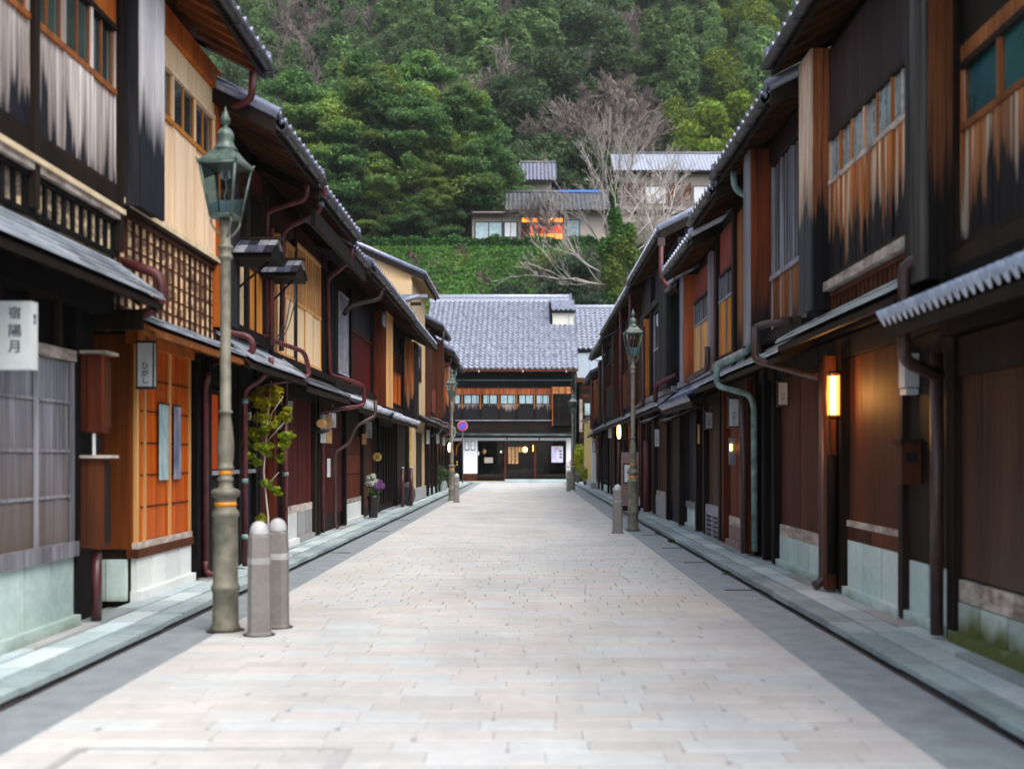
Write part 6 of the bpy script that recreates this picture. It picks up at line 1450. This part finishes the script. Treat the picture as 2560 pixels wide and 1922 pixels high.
for x, y, s_, l_ in ((1.2, 117, .95, 'dark evergreen behind the blue roofed hillside house'), (-2.2, 117.5, .85, 'dark evergreen between the pines and the blue roof'), (8.6, 119, .9, 'dark evergreen left of the pale hillside roof'), (4.6, 119, 1.0, 'dark evergreen below the large bare trees'), (12.5, 121.5, .6, 'low evergreen just above the pale hillside roof'), (17, 121, .7, 'dark evergreen beside the large yellow-green bamboo')): tree('green', x, y, s_, l_)
for x, y, s_, l_ in BARE: tree('bare', x, y, s_, l_, sx=1.15)
R = random.Random(5); used = [(a[0], a[1]-1.5) for a in BARE+BAM+LIME]; cnt_ = 0
for row in range(17):
    y = 119+row*6.5
    n = int(11+row*1.3); half = y*.43
    for i in range(n):
        x = -half+2*half*(i+.5)/n+R.uniform(-2, 2); yy = y+R.uniform(-2.5, 2.5)
        if yy < 123 and -6 < x < 25: continue
        if any((x-a)**2+(yy-b)**2 < 14 for a, b in used): continue
        px, pz = 1318+2780*x/yy, 1142-2780*(hz(x, yy)+7)/yy; t = R.random()      # which stand of the wood this spot belongs to
        if 1220 < px < 1640 and 20 < pz < 360: kd = 'bare' if t < .72 else 'green'
        elif 560 < px < 960 and 40 < pz < 330: kd = 'bare' if t < .5 else 'green' if t < .75 else 'bamboo'
        elif 980 < px < 1300 and pz < 230: kd = 'bamboo' if t < .65 else 'green'
        elif px > 1740 and pz < 400: kd = 'lime' if t < .5 else 'bamboo'
        elif 1560 < px and pz < 400: kd = 'bamboo' if t < .45 else 'green'
        else: kd = 'green' if t < .45 else 'bamboo' if t < .8 else 'bare'
        tree(kd, x, yy, R.uniform(1.0, 1.5), {'green': 'dark evergreen tree in the hillside wood', 'bamboo': 'tall green bamboo plume in the hillside wood', 'bare': 'leafless brown tree in the hillside wood', 'lime': 'yellow-green bamboo in the hillside wood'}[kd], {'green': 'dark evergreens in the hillside wood', 'bamboo': 'bamboo plumes in the hillside wood', 'bare': 'leafless trees in the hillside wood', 'lime': 'yellow-green bamboo in the wood'}[kd]); cnt_ += 1

# ======================= STREET PLANTS =======================
yt = empty('young_tree', (-3.42, 14.6, .12), 'slender young tree with yellow-green leaves behind the nearest lamp', 'tree')
tk = MB(); tk.tube([(-3.42, 14.6, .12), (-3.40, 14.6, .7), (-3.46, 14.6, 1.3), (-3.40, 14.6, 2.1), (-3.36, 14.6, 2.5)], [.016, .014, .012, .01, .006], 6)
for a, b in (((-3.44, 14.6, 1.1), (-3.25, 14.55, 1.3)), ((-3.45, 14.6, 1.5), (-3.62, 14.6, 1.75)), ((-3.42, 14.6, 1.7), (-3.18, 14.55, 1.95)), ((-3.40, 14.6, 2.0), (-3.2, 14.6, 2.3)), ((-3.44, 14.6, .6), (-3.52, 14.6, .72))): tk.tube([a, b], [.008, .004], 5)
tk.obj('trunk', M['twig'], yt)
cl = []; R2 = random.Random(8)
for i in range(44):
    z = R2.uniform(1.42, 2.42); wd = .30*math.sin(PI*min(1, max(.12, (z-1.25)/1.3)))**.6
    cl.append(((-3.42+R2.uniform(-wd, wd), 14.6+R2.uniform(-.2, .2), z), (R2.uniform(.05, .10), .09, R2.uniform(.04, .08))))
cl += [((-3.42, 14.6, 1.16), (.10, .1, .05)), ((-3.32, 14.6, 1.08), (.08, .08, .05)), ((-3.26, 14.6, 1.02), (.05, .05, .03)), ((-3.5, 14.6, .70), (.09, .08, .06)), ((-3.42, 14.6, .40), (.08, .08, .08))]
q = bpy.data.objects.new('crown', crown(cl, 9000, .05, M['bush'], shell=.1)); link(q, yt, (0, 0, 0))
def potplant(x, y, z, pr, ph, mat, rx, rz_, lm, label, size=.06, extra=None, cat='plant', name='potted_plant'):
    r = empty(name, (x, y, z), label, cat)
    MB().lathe([(pr*.75, z), (pr, z+ph*.85), (pr*1.1, z+ph*.88), (pr*1.1, z+ph), (pr*.9, z+ph), (pr*.85, z+ph-.03)], x, y, 16).obj('pot', M[mat], r)
    q = bpy.data.objects.new('foliage', crown([((x, y, z+ph+rz_*.7), (rx, rx, rz_)), ((x+rx*.5, y, z+ph+rz_*1.1), (rx*.7, rx*.7, rz_*.6))], 5200, size, M[lm], 'foliage', shell=.2)); link(q, r, (0, 0, 0))
    if extra:
        for nm, pts, mt in extra:
            q = bpy.data.objects.new(nm, crown([(p, (.075, .075, .07)) for p in pts], 30000, .035, M[mt], nm, shell=.3, aspect=1.1)); link(q, r, (0, 0, 0))
    return r
potplant(-3.50, 25.3, .12, .13, .50, 'vase', .16, .13, 'green', 'dark tall vase of white and violet flowers on the left pavement', .05, [('white_flowers', [(-3.60, 25.3, 1.02), (-3.50, 25.25, 1.06), (-3.44, 25.3, .94), (-3.52, 25.2, .90), (-3.62, 25.3, .90)], 'petalw'), ('violet_flowers', [(-3.36, 25.3, .92), (-3.30, 25.25, .84), (-3.40, 25.2, .82)], 'petalv')], 'flowers', 'flower_vase')
potplant(-3.66, 43.8, .11, .13, .36, 'pot', .42, .42, 'green', 'green glazed pot with a bushy plant at the left wall')
potplant(-3.46, 46.0, .11, .12, .42, 'signwhite', .34, .28, 'green', 'white pot with a leafy plant right of the green pot')
potplant(3.0, 55.5, .10, .22, .2, 'rock', .38, .42, 'bush', 'rounded yellowish bush at the foot of the ochre wall')
potplant(2.75, 60.5, .10, .12, .6, 'rock', .35, .9, 'bush', 'yellow-green plant between the farthest lamp and the dark gap')
# dark bare shrub in the gap at the right end
for i, (x, y, s_) in enumerate(((3.6, 62.8, .8), (3.8, 60.5, .9))):
    b_ = empty('bare_shrub', (x, y, .1), ['leafless dark shrub in the gap by the end shop', 'leafless dark shrub before the ochre wall corner'][i], 'shrub')
    for k_ in range(3): branchy(90+i*3+k_, 4, 1.0*s_, .04, .8, (3, 4), .1, .68, .3, 3, .008, start=(x, y, .1), d0=(random.uniform(-.5, .3), 0, 1)).obj('stem', M['twigbrown'], b_)
# television aerial above the left roofs
ta = empty('tv_aerial', (-3.9, 41, 6.5), 'small television aerial above the left roofs', 'aerial'); MB().tube([(-5.4, 42, 6), (-5.4, 42, 8.0)], .02, 5).obj('mast', M['gutter'], ta)
for i in range(4): MB().tube([(-5.9, 42-.0, 7.4+.17*i), (-4.9, 42, 7.4+.17*i)], .015, 5).obj('element', M['signgrey'], ta)
# cables over the right end gap
ca = empty('overhead_cables', (4, 66, 5), 'thin overhead cables by the end shop', 'cables')
for i in range(3): MB().tube(bend([(2.8, 64.6, 4.2-.5*i), (4.0, 60, 3.6-.5*i), (3.3, 52, 4.4-.3*i)], 1.5, 6), .015, 5).obj('cable', M['frame'], ca)
# ======================= THIN EVENING AIR =======================
hzb = MB().box(-405, 405, -65, 605, -1.4, 345); k = bpy.data.materials.new('haze'); k.use_nodes = True
for n_ in list(k.node_tree.nodes):
    if n_.type == 'BSDF_PRINCIPLED': k.node_tree.nodes.remove(n_)
pvn = k.node_tree.nodes.new('ShaderNodeVolumePrincipled'); pvn.inputs['Density'].default_value = .00025; pvn.inputs['Color'].default_value = (.80, .88, .90, 1); pvn.inputs['Anisotropy'].default_value = .2
k.node_tree.links.new(pvn.outputs[0], k.node_tree.nodes['Material Output'].inputs['Volume'])
hb_ = hzb.obj('haze', k, None, loc=(0, 0, 0), kind='stuff'); SC.cycles.volume_bounces = 0
